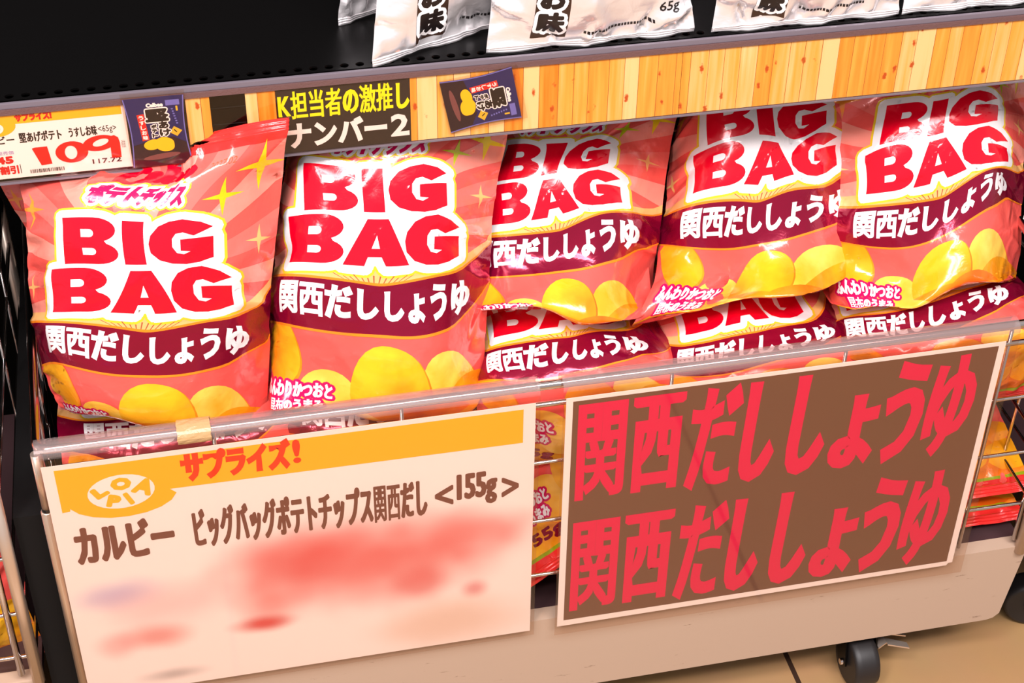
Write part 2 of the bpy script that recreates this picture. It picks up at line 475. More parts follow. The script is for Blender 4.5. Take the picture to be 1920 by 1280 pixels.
# strips behind the clear cover
def wood_material():
    m = principled('printed_pine_planks', (255, 190, 90), rough=.4)
    nt = m.node_tree; b = nt.nodes['Principled BSDF']; N = nt.nodes.new; K = nt.links.new
    tc = N('ShaderNodeTexCoord'); geo = N('ShaderNodeNewGeometry'); sep = N('ShaderNodeSeparateXYZ'); K(geo.outputs['Position'], sep.inputs['Vector'])
    div = N('ShaderNodeMath'); div.operation = 'DIVIDE'; div.inputs[1].default_value = .0146; K(sep.outputs['X'], div.inputs[0])
    wob = N('ShaderNodeTexNoise'); wob.noise_dimensions = '1D'; wob.inputs['Scale'].default_value = .6; K(div.outputs[0], wob.inputs['W'])
    addw = N('ShaderNodeMath'); addw.operation = 'ADD'; wm = N('ShaderNodeMath'); wm.operation = 'MULTIPLY'; wm.inputs[1].default_value = .45; K(wob.outputs['Fac'], wm.inputs[0]); K(div.outputs[0], addw.inputs[0]); K(wm.outputs[0], addw.inputs[1])
    fl = N('ShaderNodeMath'); fl.operation = 'FLOOR'; K(addw.outputs[0], fl.inputs[0])
    fr = N('ShaderNodeMath'); fr.operation = 'FRACT'; K(addw.outputs[0], fr.inputs[0])
    wn_ = N('ShaderNodeTexWhiteNoise'); wn_.noise_dimensions = '1D'; K(fl.outputs[0], wn_.inputs['W'])
    # grain streaks along the planks
    mp = N('ShaderNodeMapping'); mp.inputs['Scale'].default_value = (190, 1, 9); K(geo.outputs['Position'], mp.inputs['Vector'])
    gr = N('ShaderNodeTexNoise'); gr.inputs['Scale'].default_value = 1; gr.inputs['Detail'].default_value = 4; K(mp.outputs['Vector'], gr.inputs['Vector'])
    mixf = N('ShaderNodeMath'); mixf.operation = 'MULTIPLY_ADD'; mixf.inputs[1].default_value = .55; K(wn_.outputs['Value'], mixf.inputs[0])
    g2 = N('ShaderNodeMath'); g2.operation = 'MULTIPLY'; g2.inputs[1].default_value = .62; K(gr.outputs['Fac'], g2.inputs[0]); K(g2.outputs[0], mixf.inputs[2])
    rp = N('ShaderNodeValToRGB'); e = rp.color_ramp.elements
    e[0].position = .22; e[0].color = lin((236, 136, 30)); e[1].position = .78; e[1].color = lin((252, 222, 160))
    x = e.new(.5); x.color = lin((248, 184, 78))
    K(mixf.outputs[0], rp.inputs['Fac'])
    # knots
    mp2 = N('ShaderNodeMapping'); mp2.inputs['Scale'].default_value = (70, 1, 36); K(geo.outputs['Position'], mp2.inputs['Vector'])
    vo = N('ShaderNodeTexVoronoi'); vo.inputs['Scale'].default_value = 1.0; K(mp2.outputs['Vector'], vo.inputs['Vector'])
    nz = N('ShaderNodeTexNoise'); nz.inputs['Scale'].default_value = 420; K(geo.outputs['Position'], nz.inputs['Vector'])
    ad = N('ShaderNodeMath'); ad.operation = 'MULTIPLY_ADD'; ad.inputs[1].default_value = .22; K(nz.outputs['Fac'], ad.inputs[0]); K(vo.outputs['Distance'], ad.inputs[2])
    kr = N('ShaderNodeValToRGB'); kr.color_ramp.elements[0].position = .20; kr.color_ramp.elements[0].color = (1, 1, 1, 1)
    kr.color_ramp.elements[1].position = .27; kr.color_ramp.elements[1].color = (0, 0, 0, 1); K(ad.outputs[0], kr.inputs['Fac'])
    mk = N('ShaderNodeMix'); mk.data_type = 'RGBA'; K(kr.outputs['Color'], mk.inputs['Factor']); K(rp.outputs['Color'], mk.inputs['A']); mk.inputs['B'].default_value = lin((196, 84, 26))
    # plank joints
    jr = N('ShaderNodeValToRGB'); jr.color_ramp.interpolation = 'CONSTANT'
    jr.color_ramp.elements[0].position = 0; jr.color_ramp.elements[0].color = (1, 1, 1, 1); jr.color_ramp.elements[1].position = .035; jr.color_ramp.elements[1].color = (0, 0, 0, 1)
    K(fr.outputs[0], jr.inputs['Fac'])
    mj = N('ShaderNodeMix'); mj.data_type = 'RGBA'; K(jr.outputs['Color'], mj.inputs['Factor']); K(mk.outputs['Result'], mj.inputs['A']); mj.inputs['B'].default_value = lin((176, 104, 44))
    K(mj.outputs['Result'], b.inputs['Base Color'])
    return m
wood = wood_material()
def wood_strip(x0, x1, z0, z1, label):
    bm = bmesh.new(); bm_box(bm, x0, x1, .0972, .0976, z0, z1)
    tag(from_bm('wood_print_strip', bm, wood, loc=((x0 + x1) / 2, .0974, z0)), label, 'shelf strip', 'pine plank printed strips in the price rail')
wood_strip(-.0012, .0178, .684, .7440, 'short pine plank printed strip just right of the upright navy bag picture')
wood_strip(.0462, .0703, .684, .7440, 'short pine plank printed strip just left of the black and yellow card')
wood_strip(.1799, .4122, .684, .7440, 'pine plank printed strip with the sideways navy bag picture on it')
wood_strip(.4126, 1.10, .684, .7440, 'long pine plank printed strip at the right end of the price rail')

card_white = principled('card_white', (250, 240, 236), rough=.5)
def ink(name, rgb, rough=.5): return principled(name, rgb, rough=rough)
ink_yellow = ink('ink_yellow', (253, 186, 34)); ink_red = ink('ink_red', (232, 26, 22)); ink_brown = ink('ink_brown', (118, 72, 60))
ink_black = ink('ink_black', (24, 20, 20)); ink_lemon = ink('ink_lemon', (250, 240, 20)); ink_orange_red = ink('ink_orange_red', (240, 60, 24))
ink_lilac = ink('ink_lilac', (150, 130, 190)); ink_pink = ink('ink_pink_red', (226, 8, 78)); card_black = ink('card_black', (44, 36, 32))
ink_grey = ink('ink_grey', (150, 140, 140)); ink_navy = ink('ink_navy', (34, 34, 92), .35); ink_navy_dark = ink('ink_navy_dark', (40, 24, 36), .35)
ink_periwinkle = ink('ink_periwinkle', (112, 112, 190), .35); ink_white = ink('ink_white', (248, 240, 236)); ink_chip = ink('ink_chip', (250, 196, 24)); ink_gold = ink('ink_gold', (226, 180, 50))
ink_dark_red = ink('ink_dark_red', (206, 24, 28)); ink_rose = ink('ink_rose', (120, 70, 70))
CARD_MATS = [card_white, ink_yellow, ink_red, ink_brown, ink_black, ink_lemon, ink_orange_red, ink_lilac, ink_grey, ink_navy, ink_navy_dark,
             ink_periwinkle, ink_white, ink_chip, ink_gold, ink_dark_red, card_black, ink_pink, ink_rose]
CM = {m.name: i for i, m in enumerate(CARD_MATS)}
W_, Y_, R_, BRN, BK, LEM, ORD, LIL, GRY, NVY, NVD, PER, IWH, CHP, GLD, DRD, CBK, PNK, ROS = range(19)

def xz(y):      # place flat art straight into a plane y = const facing the aisle
    return lambda a, b, d: (a, y - d, b)

# price card with the number 109
a = Art()
a.rect(-.168, .7355, -.0515, .7462, Y_, 1)
a.ellipse(-.150, .7345, .0165, .0095, Y_, 1)
a.ellipse(-.1525, .7325, .0095, .0058, IWH, 2); a.ellipse(-.1525, .7325, .0070, .0040, Y_, 3)
a.text('サプライズ!', (-.1334, .7372, -.1050, .7446), DRD, 2, bold=.0005)
a.text('堅あげポテト', (-.1328, .7180, -.1000, .7274), BK, 2, bold=.00025)
a.text('うすしお味', (-.0945, .7186, -.0725, .7278), BK, 2, bold=.00022)
a.text('<65g>', (-.0715, .7194, -.0574, .7268), BK, 2)
a.text('カルビー', (-.1640, .7185, -.1365, .7255), BK, 2, bold=.0002)
# the big red 109
a.poly([(-.1247, .7120), (-.1225, .7128), (-.1128, .7128), (-.1110, .6966), (-.1195, .6960)], R_, 2)
f1 = []
def ring_pts(cx, cy, rx, ry, n=28, a0=0): return [(cx + rx * math.cos(a0 + 2 * math.pi * k / n), cy + ry * math.sin(a0 + 2 * math.pi * k / n)) for k in range(n)]
a.poly(ring_pts(-.0945, .7055, .0128, .0098), R_, 2, holes=[ring_pts(-.0952, .7052, .0048, .0062)])
def turned(cx, cy, rx, ry, r): return [(cx + x * math.cos(r) - y * math.sin(r), cy + x * math.sin(r) + y * math.cos(r)) for x, y in ring_pts(0, 0, rx, ry)]
a.poly(turned(-.0722, .7112, .0132, .0070, .12), R_, 3, holes=[turned(-.0712, .7116, .0066, .0030, .28)])
a.poly([(-.0642, .6966), (-.0566, .6966), (-.0562, .7100), (-.0572, .7150), (-.0600, .7172), (-.0640, .7165), (-.0648, .7120), (-.0640, .7060)], R_, 4)
a.text('117.72', (-.0798, .6925, -.0570, .6970), BK, 2, bold=.00015)
a.text('税抜', (-.0552, .7050, -.0520, .7120), GRY, 2)
a.text('使用売価', (-.1560, .7085, -.1390, .7120), LIL, 2)
a.text('145', (-.1580, .7002, -.1402, .7072), DRD, 2, bold=.0006)
a.text('25割引', (-.1600, .6905, -.1375, .6985), DRD, 2, bold=.0004)
a.rect(-.1362, .6905, -.1357, .6990, BK, 2)
rnd = random.Random(4); bx = -.1290
while bx < -.1025:
    w = rnd.choice((.0003, .0005, .0008)); a.rect(bx, .6896, bx + w, .6930, BK, 2); bx += w + rnd.choice((.0003, .0004, .0007))
out = [(-.168, .6866), (-.0487, .6866), (-.0487, .7466), (-.168, .7466)]
tag(flat_card('price_card', a, CARD_MATS, xz(.0972), out, .0004, loc=(-.108, .0974, .6866), step=.00010),
    'small white price card reading 109 under an orange band in the price rail', 'price card')

# black recommendation card
a = Art()
a.text('K', (.0716, .7185, .0815, .7372), LEM, 1, bold=.0008, sharp=True); a.cjk('担当者の激推し', (.0818, .7152, .1798, .7405), LEM, 1, .00045, .0009)
a.cjk('ナンバー', (.0765, .6878, .1610, .7118), IWH, 1, .0008, .0011); a.text('2', (.1630, .6900, .1785, .7110), IWH, 1, bold=.0009, sharp=True)
out = [(.0707, .6842), (.1797, .6842), (.1797, .7440), (.0707, .7440)]
tag(flat_card('recommendation_card', a, CARD_MATS, xz(.0972), out, .0004, loc=(.125, .0974, .6842), step=.00010, base_mat=CBK),
    'black card with yellow and white lettering in the price rail', 'sign card')

# small navy bag pictures in clear pockets
def bag_picture(a):
    """picture of a navy crisp bag, drawn in 0..1 across and 0..1.27 up"""
    n = 12
    def xl(y): return .02 + .045 * math.sin(math.pi * min(max(y / 1.27, 0), 1))
    left = [(xl(1.27 * k / n), 1.27 * k / n) for k in range(n + 1)]
    right = [(1 - x, y) for x, y in left]
    a.poly(right + left[::-1], NVY, 1)
    a.poly([(1 - xl(0), 0), (1 - xl(.4), .38), (.72, .52), (.45, .50), (xl(.4), .40), (xl(0), 0)], NVD, 2)
    for s in (0, 1):
        e = [(x if s == 0 else 1 - x, y) for x, y in left]
        a.poly(e + [(x + (.018 if s == 0 else -.018), y) for x, y in e[::-1]], PER, 3)
    a.rect(.68, 1.10, .90, 1.20, PER, 3)
    a.text('Calbee', (.37, 1.09, .64, 1.17), IWH, 3, bold=.007)
    hal = [(.020, IWH, 3)]
    a.text('堅', (.33, .82, .70, 1.06), BK, 4, bold=.018, halos=hal)
    a.text('あ', (.52, .68, .68, .82), BK, 4, bold=.010, halos=[(.016, IWH, 3)])
    a.text('け', (.52, .54, .70, .68), BK, 4, bold=.010, halos=[(.016, IWH, 3)])
    for k, c in enumerate('ポテト'): a.text(c, (.40, .70 - k * .085, .49, .775 - k * .085), BK, 4, bold=.006, halos=[(.012, IWH, 3)])
    a.poly([(.205, .97), (.315, .98), (.345, .50), (.235, .48)], ORD, 3)
    a.poly([(.215, .962), (.307, .972), (.335, .51), (.243, .492)], DRD, 4)
    for k, c in enumerate('うすしお味'): a.text(c, (.225 + k * .006, .875 - k * .093, .305 + k * .006, .955 - k * .093), IWH, 5, bold=.004)
    a.ellipse(.38, .40, .14, .095, CHP, 3, rot=.15, wob=.03, seed=2); a.ellipse(.57, .39, .17, .13, CHP, 4, rot=-.1, wob=.05, seed=5)
    a.poly([(.76, .71), (.88, .62), (.79, .52), (.68, .60)], GLD, 3)
    a.poly([(.76, .655), (.80, .60), (.785, .592), (.745, .645)], BK, 4)
    for k in range(7): a.rect(.755 + .008 * k, 1.02 - k * .045, .785 + .008 * k, 1.045 - k * .045, PER, 3)
    a.rect(.83, .99, .86, 1.08, GLD, 3)
    a.ellipse(.5, .17, .30, .05, ROS, 3, rot=.1)

def bag_pop(place, label, w, hgt, loc):
    r = empty('bag_picture_pop', loc, label, 'shelf pop card', 'navy bag picture cards on the price rail')
    a = Art(); bag_picture(a)
    out = [(.0, -.01), (1, -.01), (1, 1.28), (0, 1.28)]
    n = 12
    left = [(.02 + .045 * math.sin(math.pi * k / n), 1.27 * k / n) for k in range(n + 1)]
    outl = [(1 - x, y) for x, y in left] + left[::-1]
    flat_card('picture', a, CARD_MATS, place, outl, .0003, parent=r, step=.00008, base_mat=NVY)
    pk = Art()
    flat_card('clear_pocket', pk_dummy(), [clear], lambda x, y, d: place(x, y, d + .0012), [(0, 0), (1, 0), (1, 1.37), (0, 1.37)], .0006, parent=r)
    return r
def pk_dummy():
    a = Art(); a.add([(.4, .4), (.41, .4), (.41, .41)], [(0, 1, 2)], 0, 0); return a
x0, z0, W1 = -.0500, .6868, .0498
bag_pop(lambda a, b, d: (x0 + a * W1 + .0012 * (b - .6) * -1, .0945 - d, z0 + b * W1 * .985), 'upright navy bag picture card beside the 109 price card', W1, .062, (-.025, .0945, .6868))
P00 = np.array([.2036, .7392]); PX = np.array([.0098, -.0508]); PY = (np.array([.2640, .7475]) - np.array([.2036, .7392])) / 1.27
bag_pop(lambda a, b, d: (P00[0] + a * PX[0] + b * PY[0], .0945 - d, P00[1] + a * PX[1] + b * PY[1]), 'navy bag picture card turned sideways on the pine strip', W1, .062, (.238, .0945, .688))

# ------------------------------------------------------------------ wheeled basket carts
cart = empty('display_cart', (.315, .19, 0), 'wheeled wire basket cart with beige front panel full of pink crisp bags', 'basket cart', 'wheeled basket carts')
ZR = .482; X0, X1, YB = -.158, .790, .40
bm = bmesh.new()
prof_ = [(-.158, .074), (.776, .074), (.784, .076), (.790, .082), (.802, .178), (.802, .182), (-.158, .182)]
fr_ = [bm.verts.new((x, .0, z)) for x, z in prof_]; bk_ = [bm.verts.new((x, .016, z)) for x, z in prof_]
bm.faces.new(fr_); bm.faces.new(bk_[::-1])
for i in range(len(prof_)):
    j = (i + 1) % len(prof_); bm.faces.new((fr_[j], fr_[i], bk_[i], bk_[j]))
bmesh.ops.recalc_face_normals(bm, faces=bm.faces)
from_bm('front_panel', bm, beige_panel, cart)
dark_board = principled('dark_brown_board', (66, 46, 48), rough=.35)
bm = bmesh.new(); bm_box(bm, X0, .80, .0165, YB, .168, .180)
from_bm('base_shelf', bm, dark_board, cart)
bm = bmesh.new(); bm_box(bm, -.190, -.165, .012, YB, .03, .40)
from_bm('side_board', bm, black_matte, cart)
bm = bmesh.new()
bm_tube(bm, bend([(-.172, YB, ZR), (-.157, 0, ZR), (.800, 0, ZR), (.812, YB, ZR), (-.172, YB, ZR)], .012), .0043, 14, caps=False)
from_bm('top_rim', bm, steel, cart)
def wire(pts, r=.0019, rad=.008, mat=None):
    bm = bmesh.new(); bm_tube(bm, bend(pts, rad) if len(pts) > 2 else pts, r, 8)
    return from_bm('wire', bm, mat or steel, cart)
# front frame rod under the rim and the grid
wire([(-.150, .004, .19), (-.150, .004, .457), (.786, .004, .457), (.786, .004, .19)], .0026, .010)
for zz in (.386, .312, .240): wire([(-.172, YB, zz), (-.156, .006, zz), (.795, .006, zz), (.806, YB, zz)], .0019, .01)
for xx in (.724, .560, .395, .150, -.012): wire([(xx, .004, .19), (xx, .004, .478)], .0019)
for yy in (.05, .10, .15, .20, .26, .32): wire([(-.160 - yy * .03, yy, .19), (-.160 - yy * .03, yy, ZR)], .0019)
for yy in (.08, .20, .32): wire([(.800, yy, .19), (.806, yy, ZR)], .0019)
for px, top in ((-.1585, .4790), (.7935, .4790)):
    bm = bmesh.new()
    bm_tube(bm, [(px, 0, .418), (px, 0, top)], .0043, 14)
    bm_tube(bm, [(px, 0, .175), (px, 0, .414), (px, 0, .4150)], [.0060, .0060, .0052], 14)
    from_bm('corner_post', bm, satin_tube, cart)
    bm = bmesh.new(); bm_tube(bm, [(px, 0, .4150), (px, 0, .4180)], .0046, 14); from_bm('post_collar', bm, black_matte, cart)
for px in (-.172, .808):
    bm = bmesh.new(); bm_tube(bm, [(px, YB, .17), (px, YB, ZR)], .0055, 12); from_bm('corner_post', bm, satin_tube, cart)

def caster(parent, cx, cy, rot, pedal=True):
    def R(x, y, z):
        c, s = math.cos(rot), math.sin(rot); return (cx + x * c - y * s, cy + x * s + y * c, z)
    bm = bmesh.new()
    bm_tube(bm, [R(0, 0, .165), R(0, 0, .072)], .007, 12)
    bm_tube(bm, [R(0, 0, .074), R(0, 0, .070)], .022, 20)
    for sx in (-1, 1):
        pts = [(sx * .0165, -.016, .071), (sx * .0165, .016, .071), (sx * .0165, .026, .030), (sx * .0165, .018, .022), (sx * .0165, .008, .026)]
        v = [bm.verts.new(R(*p)) for p in pts]; u = [bm.verts.new(R(p[0] + sx * .002, p[1], p[2])) for p in pts]
        bm.faces.new(v); bm.faces.new(u[::-1])
        for i in range(5): bm.faces.new((v[i], v[(i + 1) % 5], u[(i + 1) % 5], u[i]))
    bmesh.ops.recalc_face_normals(bm, faces=bm.faces)
    f = from_bm('caster_fork', bm, black_metal, parent)
    bm = bmesh.new()
    rs = [.0255, .0295, .030, .030, .0295, .0255]; xs = [-.0145, -.0125, -.007, .007, .0125, .0145]
    bm_tube(bm, [R(x, .018, .0302) for x in xs], rs, 28)
    o = from_bm('wheel', bm, rubber, parent)
    o.parent = f
    o.location = (0, 0, 0)
    bm = bmesh.new(); bm_tube(bm, [R(-.021, .018, .0302), R(.021, .018, .0302)], .0035, 10)
    o = from_bm('axle_bolt', bm, steel, parent); o.parent = f
    if pedal:
        bm = bmesh.new()
        def plate(p, q, w0, w1, th):
            P = [(p[0], p[1] - w0, p[2]), (q[0], q[1] - w1, q[2]), (q[0], q[1] + w1, q[2]), (p[0], p[1] + w0, p[2])]
            v = [bm.verts.new(R(*k)) for k in P]; u = [bm.verts.new(R(k[0], k[1], k[2] - th)) for k in P]
            bm.faces.new(v); bm.faces.new(u[::-1])
            for i in range(4): bm.faces.new((v[i], v[(i + 1) % 4], u[(i + 1) % 4], u[i]))
        plate((-.019, .012, .048), (-.030, .008, .050), .012, .012, .002)
        plate((-.030, .000, .050), (-.058, .004, .043), .006, .006, .0018)
        plate((-.030, .018, .050), (-.054, .024, .044), .005, .004, .0018)
        plate((-.0195, .004, .030), (-.0200, .004, .049), .008, .010, .0018)
        bmesh.ops.recalc_face_normals(bm, faces=bm.faces)
        o = from_bm('brake_pedal', bm, satin_tube, parent); o.parent = f
    return f
caster(cart, .640, .030, math.pi + .03)
caster(cart, -.05, .045, -.1)
caster(cart, .640, .35, .2, False)
caster(cart, -.05, .35, .1, False)

# neighbouring carts, mostly outside the frame
def neighbour(x0, x1, label, right_post, cast):
    c = empty('display_cart', ((x0 + x1) / 2, .19, 0), label, 'basket cart', 'wheeled basket carts')
    bm = bmesh.new(); bm_box(bm, x0, x1, 0, .016, .090, .206, .002); from_bm('front_panel', bm, beige_panel, c)
    bm = bmesh.new(); bm_box(bm, x0, x1, .0165, YB, .19, .202); from_bm('base_shelf', bm, dark_board, c)
    bm = bmesh.new(); bm_tube(bm, bend([(x0, YB, ZR), (x0, 0, ZR), (x1, 0, ZR), (x1, YB, ZR), (x0, YB, ZR)], .012), .0043, 12, caps=False); from_bm('top_rim', bm, steel, c)
    for px in (x0 + .002, x1 - .002):
        for yy in (0, YB):
            bm = bmesh.new(); bm_tube(bm, [(px, yy, .205), (px, yy, ZR)], .0058, 12); from_bm('corner_post', bm, satin_tube, c)
    def w_(pts, r=.0019):
        bm = bmesh.new(); bm_tube(bm, bend(pts, .008) if len(pts) > 2 else pts, r, 8); from_bm('wire', bm, steel, c)
    for zz in (.43, .36, .291, .235): w_([(x0, YB, zz), (x0, .005, zz), (x1, .005, zz), (x1, YB, zz)])
    for yy in (.2, .3): w_([(right_post, yy, .2), (right_post, yy, ZR)], .0014)
    w_([(x1 - .016, .002, .215), (x1 - .016, .002, ZR - .004)], .0034)
    for q in cast: caster(c, q, .05, 1.2, False)
    return c
neighbour(-.95, -.197, 'wire basket cart cut off by the left edge of the picture', -.197, (-.30, -.85))
neighbour(.835, 1.6, 'basket cart at the right edge with only its wheel showing', .835, (.882, 1.5))

# ------------------------------------------------------------------ sign holders and the two big signs
def holder(x0, x1, z0, label):
    h = empty('sign_holder', ((x0 + x1) / 2, -.006, z0), label, 'sign holder', 'clear sign holders hung on the basket rim')
    bm = bmesh.new(); bm_box(bm, x0, x1, -.0118, -.0103, z0, .4795, .0004)
    from_bm('front_sheet', bm, clear, h)
    # clip: an open sleeve rolled over the rim
    bm = bmesh.new(); prev = None; n = 14; r0, r1 = .0072, .0084
    rings = []
    for k in range(n + 1):
        t = math.radians(200 - k * 230 / n)
        rings.append([(r0 * math.cos(t), r0 * math.sin(t)), (r1 * math.cos(t), r1 * math.sin(t))])
    grid = [[bm.verts.new((x, p[0] * 1.25, ZR + p[1])) for p in rg] for x in (x0, x1) for rg in rings]
    m = n + 1
    for k in range(n):
        A, B = grid[k], grid[k + 1]; C, D = grid[m + k], grid[m + k + 1]
        for f in ((A[1], B[1], D[1], C[1]), (B[0], A[0], C[0], D[0]), (A[0], B[0], B[1], A[1]), (C[1], D[1], D[0], C[0])):
            bm.faces.new(f)
    bmesh.ops.recalc_face_normals(bm, faces=bm.faces)
    from_bm('rim_clip', bm, clear_soft, h, smooth=False)
    return h
holder(-.1585, .2705, .176, 'clear acrylic sign holder on the basket rim in front of the white price sign')
holder(.2915, .7235, .170, 'clear acrylic sign holder on the basket rim in front of the brown sign')

# white price sign
def smudge_material():
    """white card with the soft, out of focus red and lilac print on its lower half"""
    m = principled('card_white_smudged', (250, 238, 234), rough=.5)
    nt = m.node_tree; b = nt.nodes['Principled BSDF']; N = nt.nodes.new; K = nt.links.new
    geo = N('ShaderNodeNewGeometry'); sep = N('ShaderNodeSeparateXYZ'); K(geo.outputs['Position'], sep.inputs['Vector'])
    nz = N('ShaderNodeTexNoise'); nz.inputs['Scale'].default_value = 22; nz.inputs['Detail'].default_value = 1; K(geo.outputs['Position'], nz.inputs['Vector'])
    cur = None
    blobs = [(.110, .305, .150, .066, (228, 84, 80), .85), (.060, .335, .10, .03, (226, 70, 68), .45), (.20, .325, .080, .034, (228, 84, 80), .6),
             (.012, .246, .034, .013, (214, 26, 28), .9), (.045, .312, .05, .03, (222, 50, 50), .45), (.160, .268, .038, .024, (222, 60, 60), .5), (.212, .250, .016, .014, (218, 70, 80), .6), (.02, .27, .04, .03, (230, 90, 86), .5),
             (-.085, .250, .036, .020, (226, 100, 92), .65), (-.122, .246, .024, .02, (234, 140, 140), .5), (-.112, .310, .045, .022, (172, 154, 204), .6), (-.07, .29, .07, .035, (236, 180, 182), .5),
             (-.075, .196, .035, .010, (140, 130, 130), .55), (.19, .210, .085, .040, (226, 190, 168), .65)]
    for cx, cz, rx, rz, col, amt in blobs:
        dx = N('ShaderNodeMath'); dx.operation = 'MULTIPLY_ADD'; dx.inputs[1].default_value = 1 / rx; dx.inputs[2].default_value = -cx / rx; K(sep.outputs['X'], dx.inputs[0])
        dz = N('ShaderNodeMath'); dz.operation = 'MULTIPLY_ADD'; dz.inputs[1].default_value = 1 / rz; dz.inputs[2].default_value = -cz / rz; K(sep.outputs['Z'], dz.inputs[0])
        cb = N('ShaderNodeCombineXYZ'); K(dx.outputs[0], cb.inputs['X']); K(dz.outputs[0], cb.inputs['Y'])
        ln = N('ShaderNodeVectorMath'); ln.operation = 'LENGTH'; K(cb.outputs['Vector'], ln.inputs[0])
        ad = N('ShaderNodeMath'); ad.operation = 'MULTIPLY_ADD'; ad.inputs[1].default_value = .5; K(nz.outputs['Fac'], ad.inputs[0]); K(ln.outputs['Value'], ad.inputs[2])
        mr = N('ShaderNodeMapRange'); mr.interpolation_type = 'SMOOTHSTEP'; mr.inputs['From Min'].default_value = 1.45; mr.inputs['From Max'].default_value = .35
        mr.inputs['To Min'].default_value = 0; mr.inputs['To Max'].default_value = amt; K(ad.outputs[0], mr.inputs['Value'])
        mx = N('ShaderNodeMix'); mx.data_type = 'RGBA'; K(mr.outputs['Result'], mx.inputs['Factor'])
        if cur is None: mx.inputs['A'].default_value = lin((250, 238, 234))
        else: K(cur, mx.inputs['A'])
        mx.inputs['B'].default_value = lin(col); cur = mx.outputs['Result']
    K(cur, b.inputs['Base Color'])
    return m
SIGN_MATS = list(CARD_MATS); SIGN_MATS[0] = smudge_material()
a = Art()
band = [(-.1457, .4172), (-.1457, .4655), (.2560, .4655), (.2560, .4268), (-.0540, .4285)]
for k in range(9):
    t = -.15 - k * (math.pi - .42) / 8
    band.append((-.0945 + .046 * math.cos(t), .4270 + .0235 * math.sin(t)))
band.append((-.1390, .4180))
a.poly(band, Y_, 1)
a.ellipse(-.0945, .4330, .0282, .0190, IWH, 2, rot=.05)
def logo_letter(ch, box, rot, b=.0009): a.text(ch, box, Y_, 3, bold=b, rot=rot)
logo_letter('O', (-.1025, .4345, -.0850, .4490), .05, .0016)
logo_letter('L', (-.1185, .4290, -.1055, .4420), .50, .0015)
logo_letter('A', (-.0840, .4265, -.0665, .4450), -.45, .0015)
logo_letter('P', (-.1075, .4160, -.0960, .4305), -.30, .0015)
logo_letter('I', (-.0915, .4165, -.0870, .4315), .40, .0013)
a.cjk('サプライズ', (-.0420, .4345, .0500, .4655), ORD, 2, .001, .0018)
a.text('!', (.0525, .4385, .0595, .4655), ORD, 2, bold=.0012)
a.text('カルビー', (-.1415, .3535, -.0560, .3990), BRN, 1, bold=.0018)
a.cjk('ビッグバッグポテトチップス関西だし', (-.0408, .3540, .1690, .4000), BRN, 1, .0006, .00115, rnd=True, fill=.97)
a.text('<', (.1755, .3640, .1925, .3880), BRN, 1, bold=.0011)
a.text('155g', (.1955, .3585, .2330, .3990), BRN, 1, bold=.0014)
a.text('>', (.2370, .3640, .2530, .3880), BRN, 1, bold=.0011)
out = [(-.1555, .1800), (.2670, .1795), (.2670, .4705), (-.1555, .4705)]
tag(flat_card('price_sign', a, SIGN_MATS, xz(-.0090), out, .0006, loc=(.056, -.009, .18), step=.00014),
    'large white price sign with orange band hanging from the basket rim', 'sign')

# brown sign with red lettering
a = Art()
sign_brown = ink('card_brown', (112, 78, 60), .45)
SB = CARD_MATS + [sign_brown]
a.rect(.3008, .1868, .7058, .4668, len(SB) - 1, 1)
for z0, z1 in ((.3400, .4620), (.1925, .3180)):
    cells = [(.3060, .3520), (.3570, .4060), (.4120, .4600), (.4640, .4980), (.5100, .5480), (.5530, .5980), (.6020, .6430), (.6460, .6930)]
    for k, c in enumerate('関西だししょうゆ'):
        zt = z1 - (.032 if c == 'ょ' else 0); sh = .03 if c in 'しだょ' else (.06 if c in 'うゆ' else .0)
        a.text(c, (cells[k][0], z0 + (.006 if c in '関西' else 0), cells[k][1], zt), PNK, 2, bold=.0022 if c == '関' else (.0030 if c in '西だゆ' else .0042), shear=sh, res=3, sharp=True)
out = [(.2945, .1790), (.7065, .1805), (.7080, .1835), (.7125, .1838), (.7125, .4710), (.2945, .4710)]
tag(flat_card('flavour_sign', a, SB, xz(-.0090), out, .0006, loc=(.503, -.009, .18), step=.00014),
    'large brown sign with two rows of red lettering hanging from the basket rim', 'sign')

# sticky tape on the rim
tape_m = principled('brown_sticky_tape', (176, 140, 96), rough=.3, bump=(300, .5, .001))
bm = bmesh.new(); n = 16; gr = []
rnd = random.Random(3)
xs_ = [-.0415, -.036, -.030, -.024, -.0185, -.0135]
for x in xs_:
    gr.append([bm.verts.new((x + rnd.uniform(-.0006, .0006), math.cos(math.radians(205 - k * 240 / n)) * (.0114 + rnd.uniform(0, .0007)), ZR + math.sin(math.radians(205 - k * 240 / n)) * (.0091 + rnd.uniform(0, .0007)))) for k in range(n + 1)])
for A, B in zip(gr, gr[1:]):
    for k in range(n): bm.faces.new((A[k], A[k + 1], B[k + 1], B[k]))
o = from_bm('sticky_tape', bm, tape_m, loc=(-.028, 0, ZR)); sm = o.modifiers.new('thickness', 'SOLIDIFY'); sm.thickness = .0003
tag(o, 'strip of brown sticky tape wrapped over the basket rim above the white price sign', 'tape')

# ------------------------------------------------------------------ crisp bag artwork (across 0..1, down 0..1.56)
T_BAG = 1.56; T_SIL = 1.30
def mp(pts, x0, x1, y0, y1): return [(x0 + p[0] * (x1 - x0), y0 + p[1] * (y1 - y0)) for p in pts]
def arc(cx, cy, rx, ry, a0, a1, n=10): return [(cx + rx * math.cos(math.radians(a0 + (a1 - a0) * k / n)), cy + ry * math.sin(math.radians(a0 + (a1 - a0) * k / n))) for k in range(n + 1)]
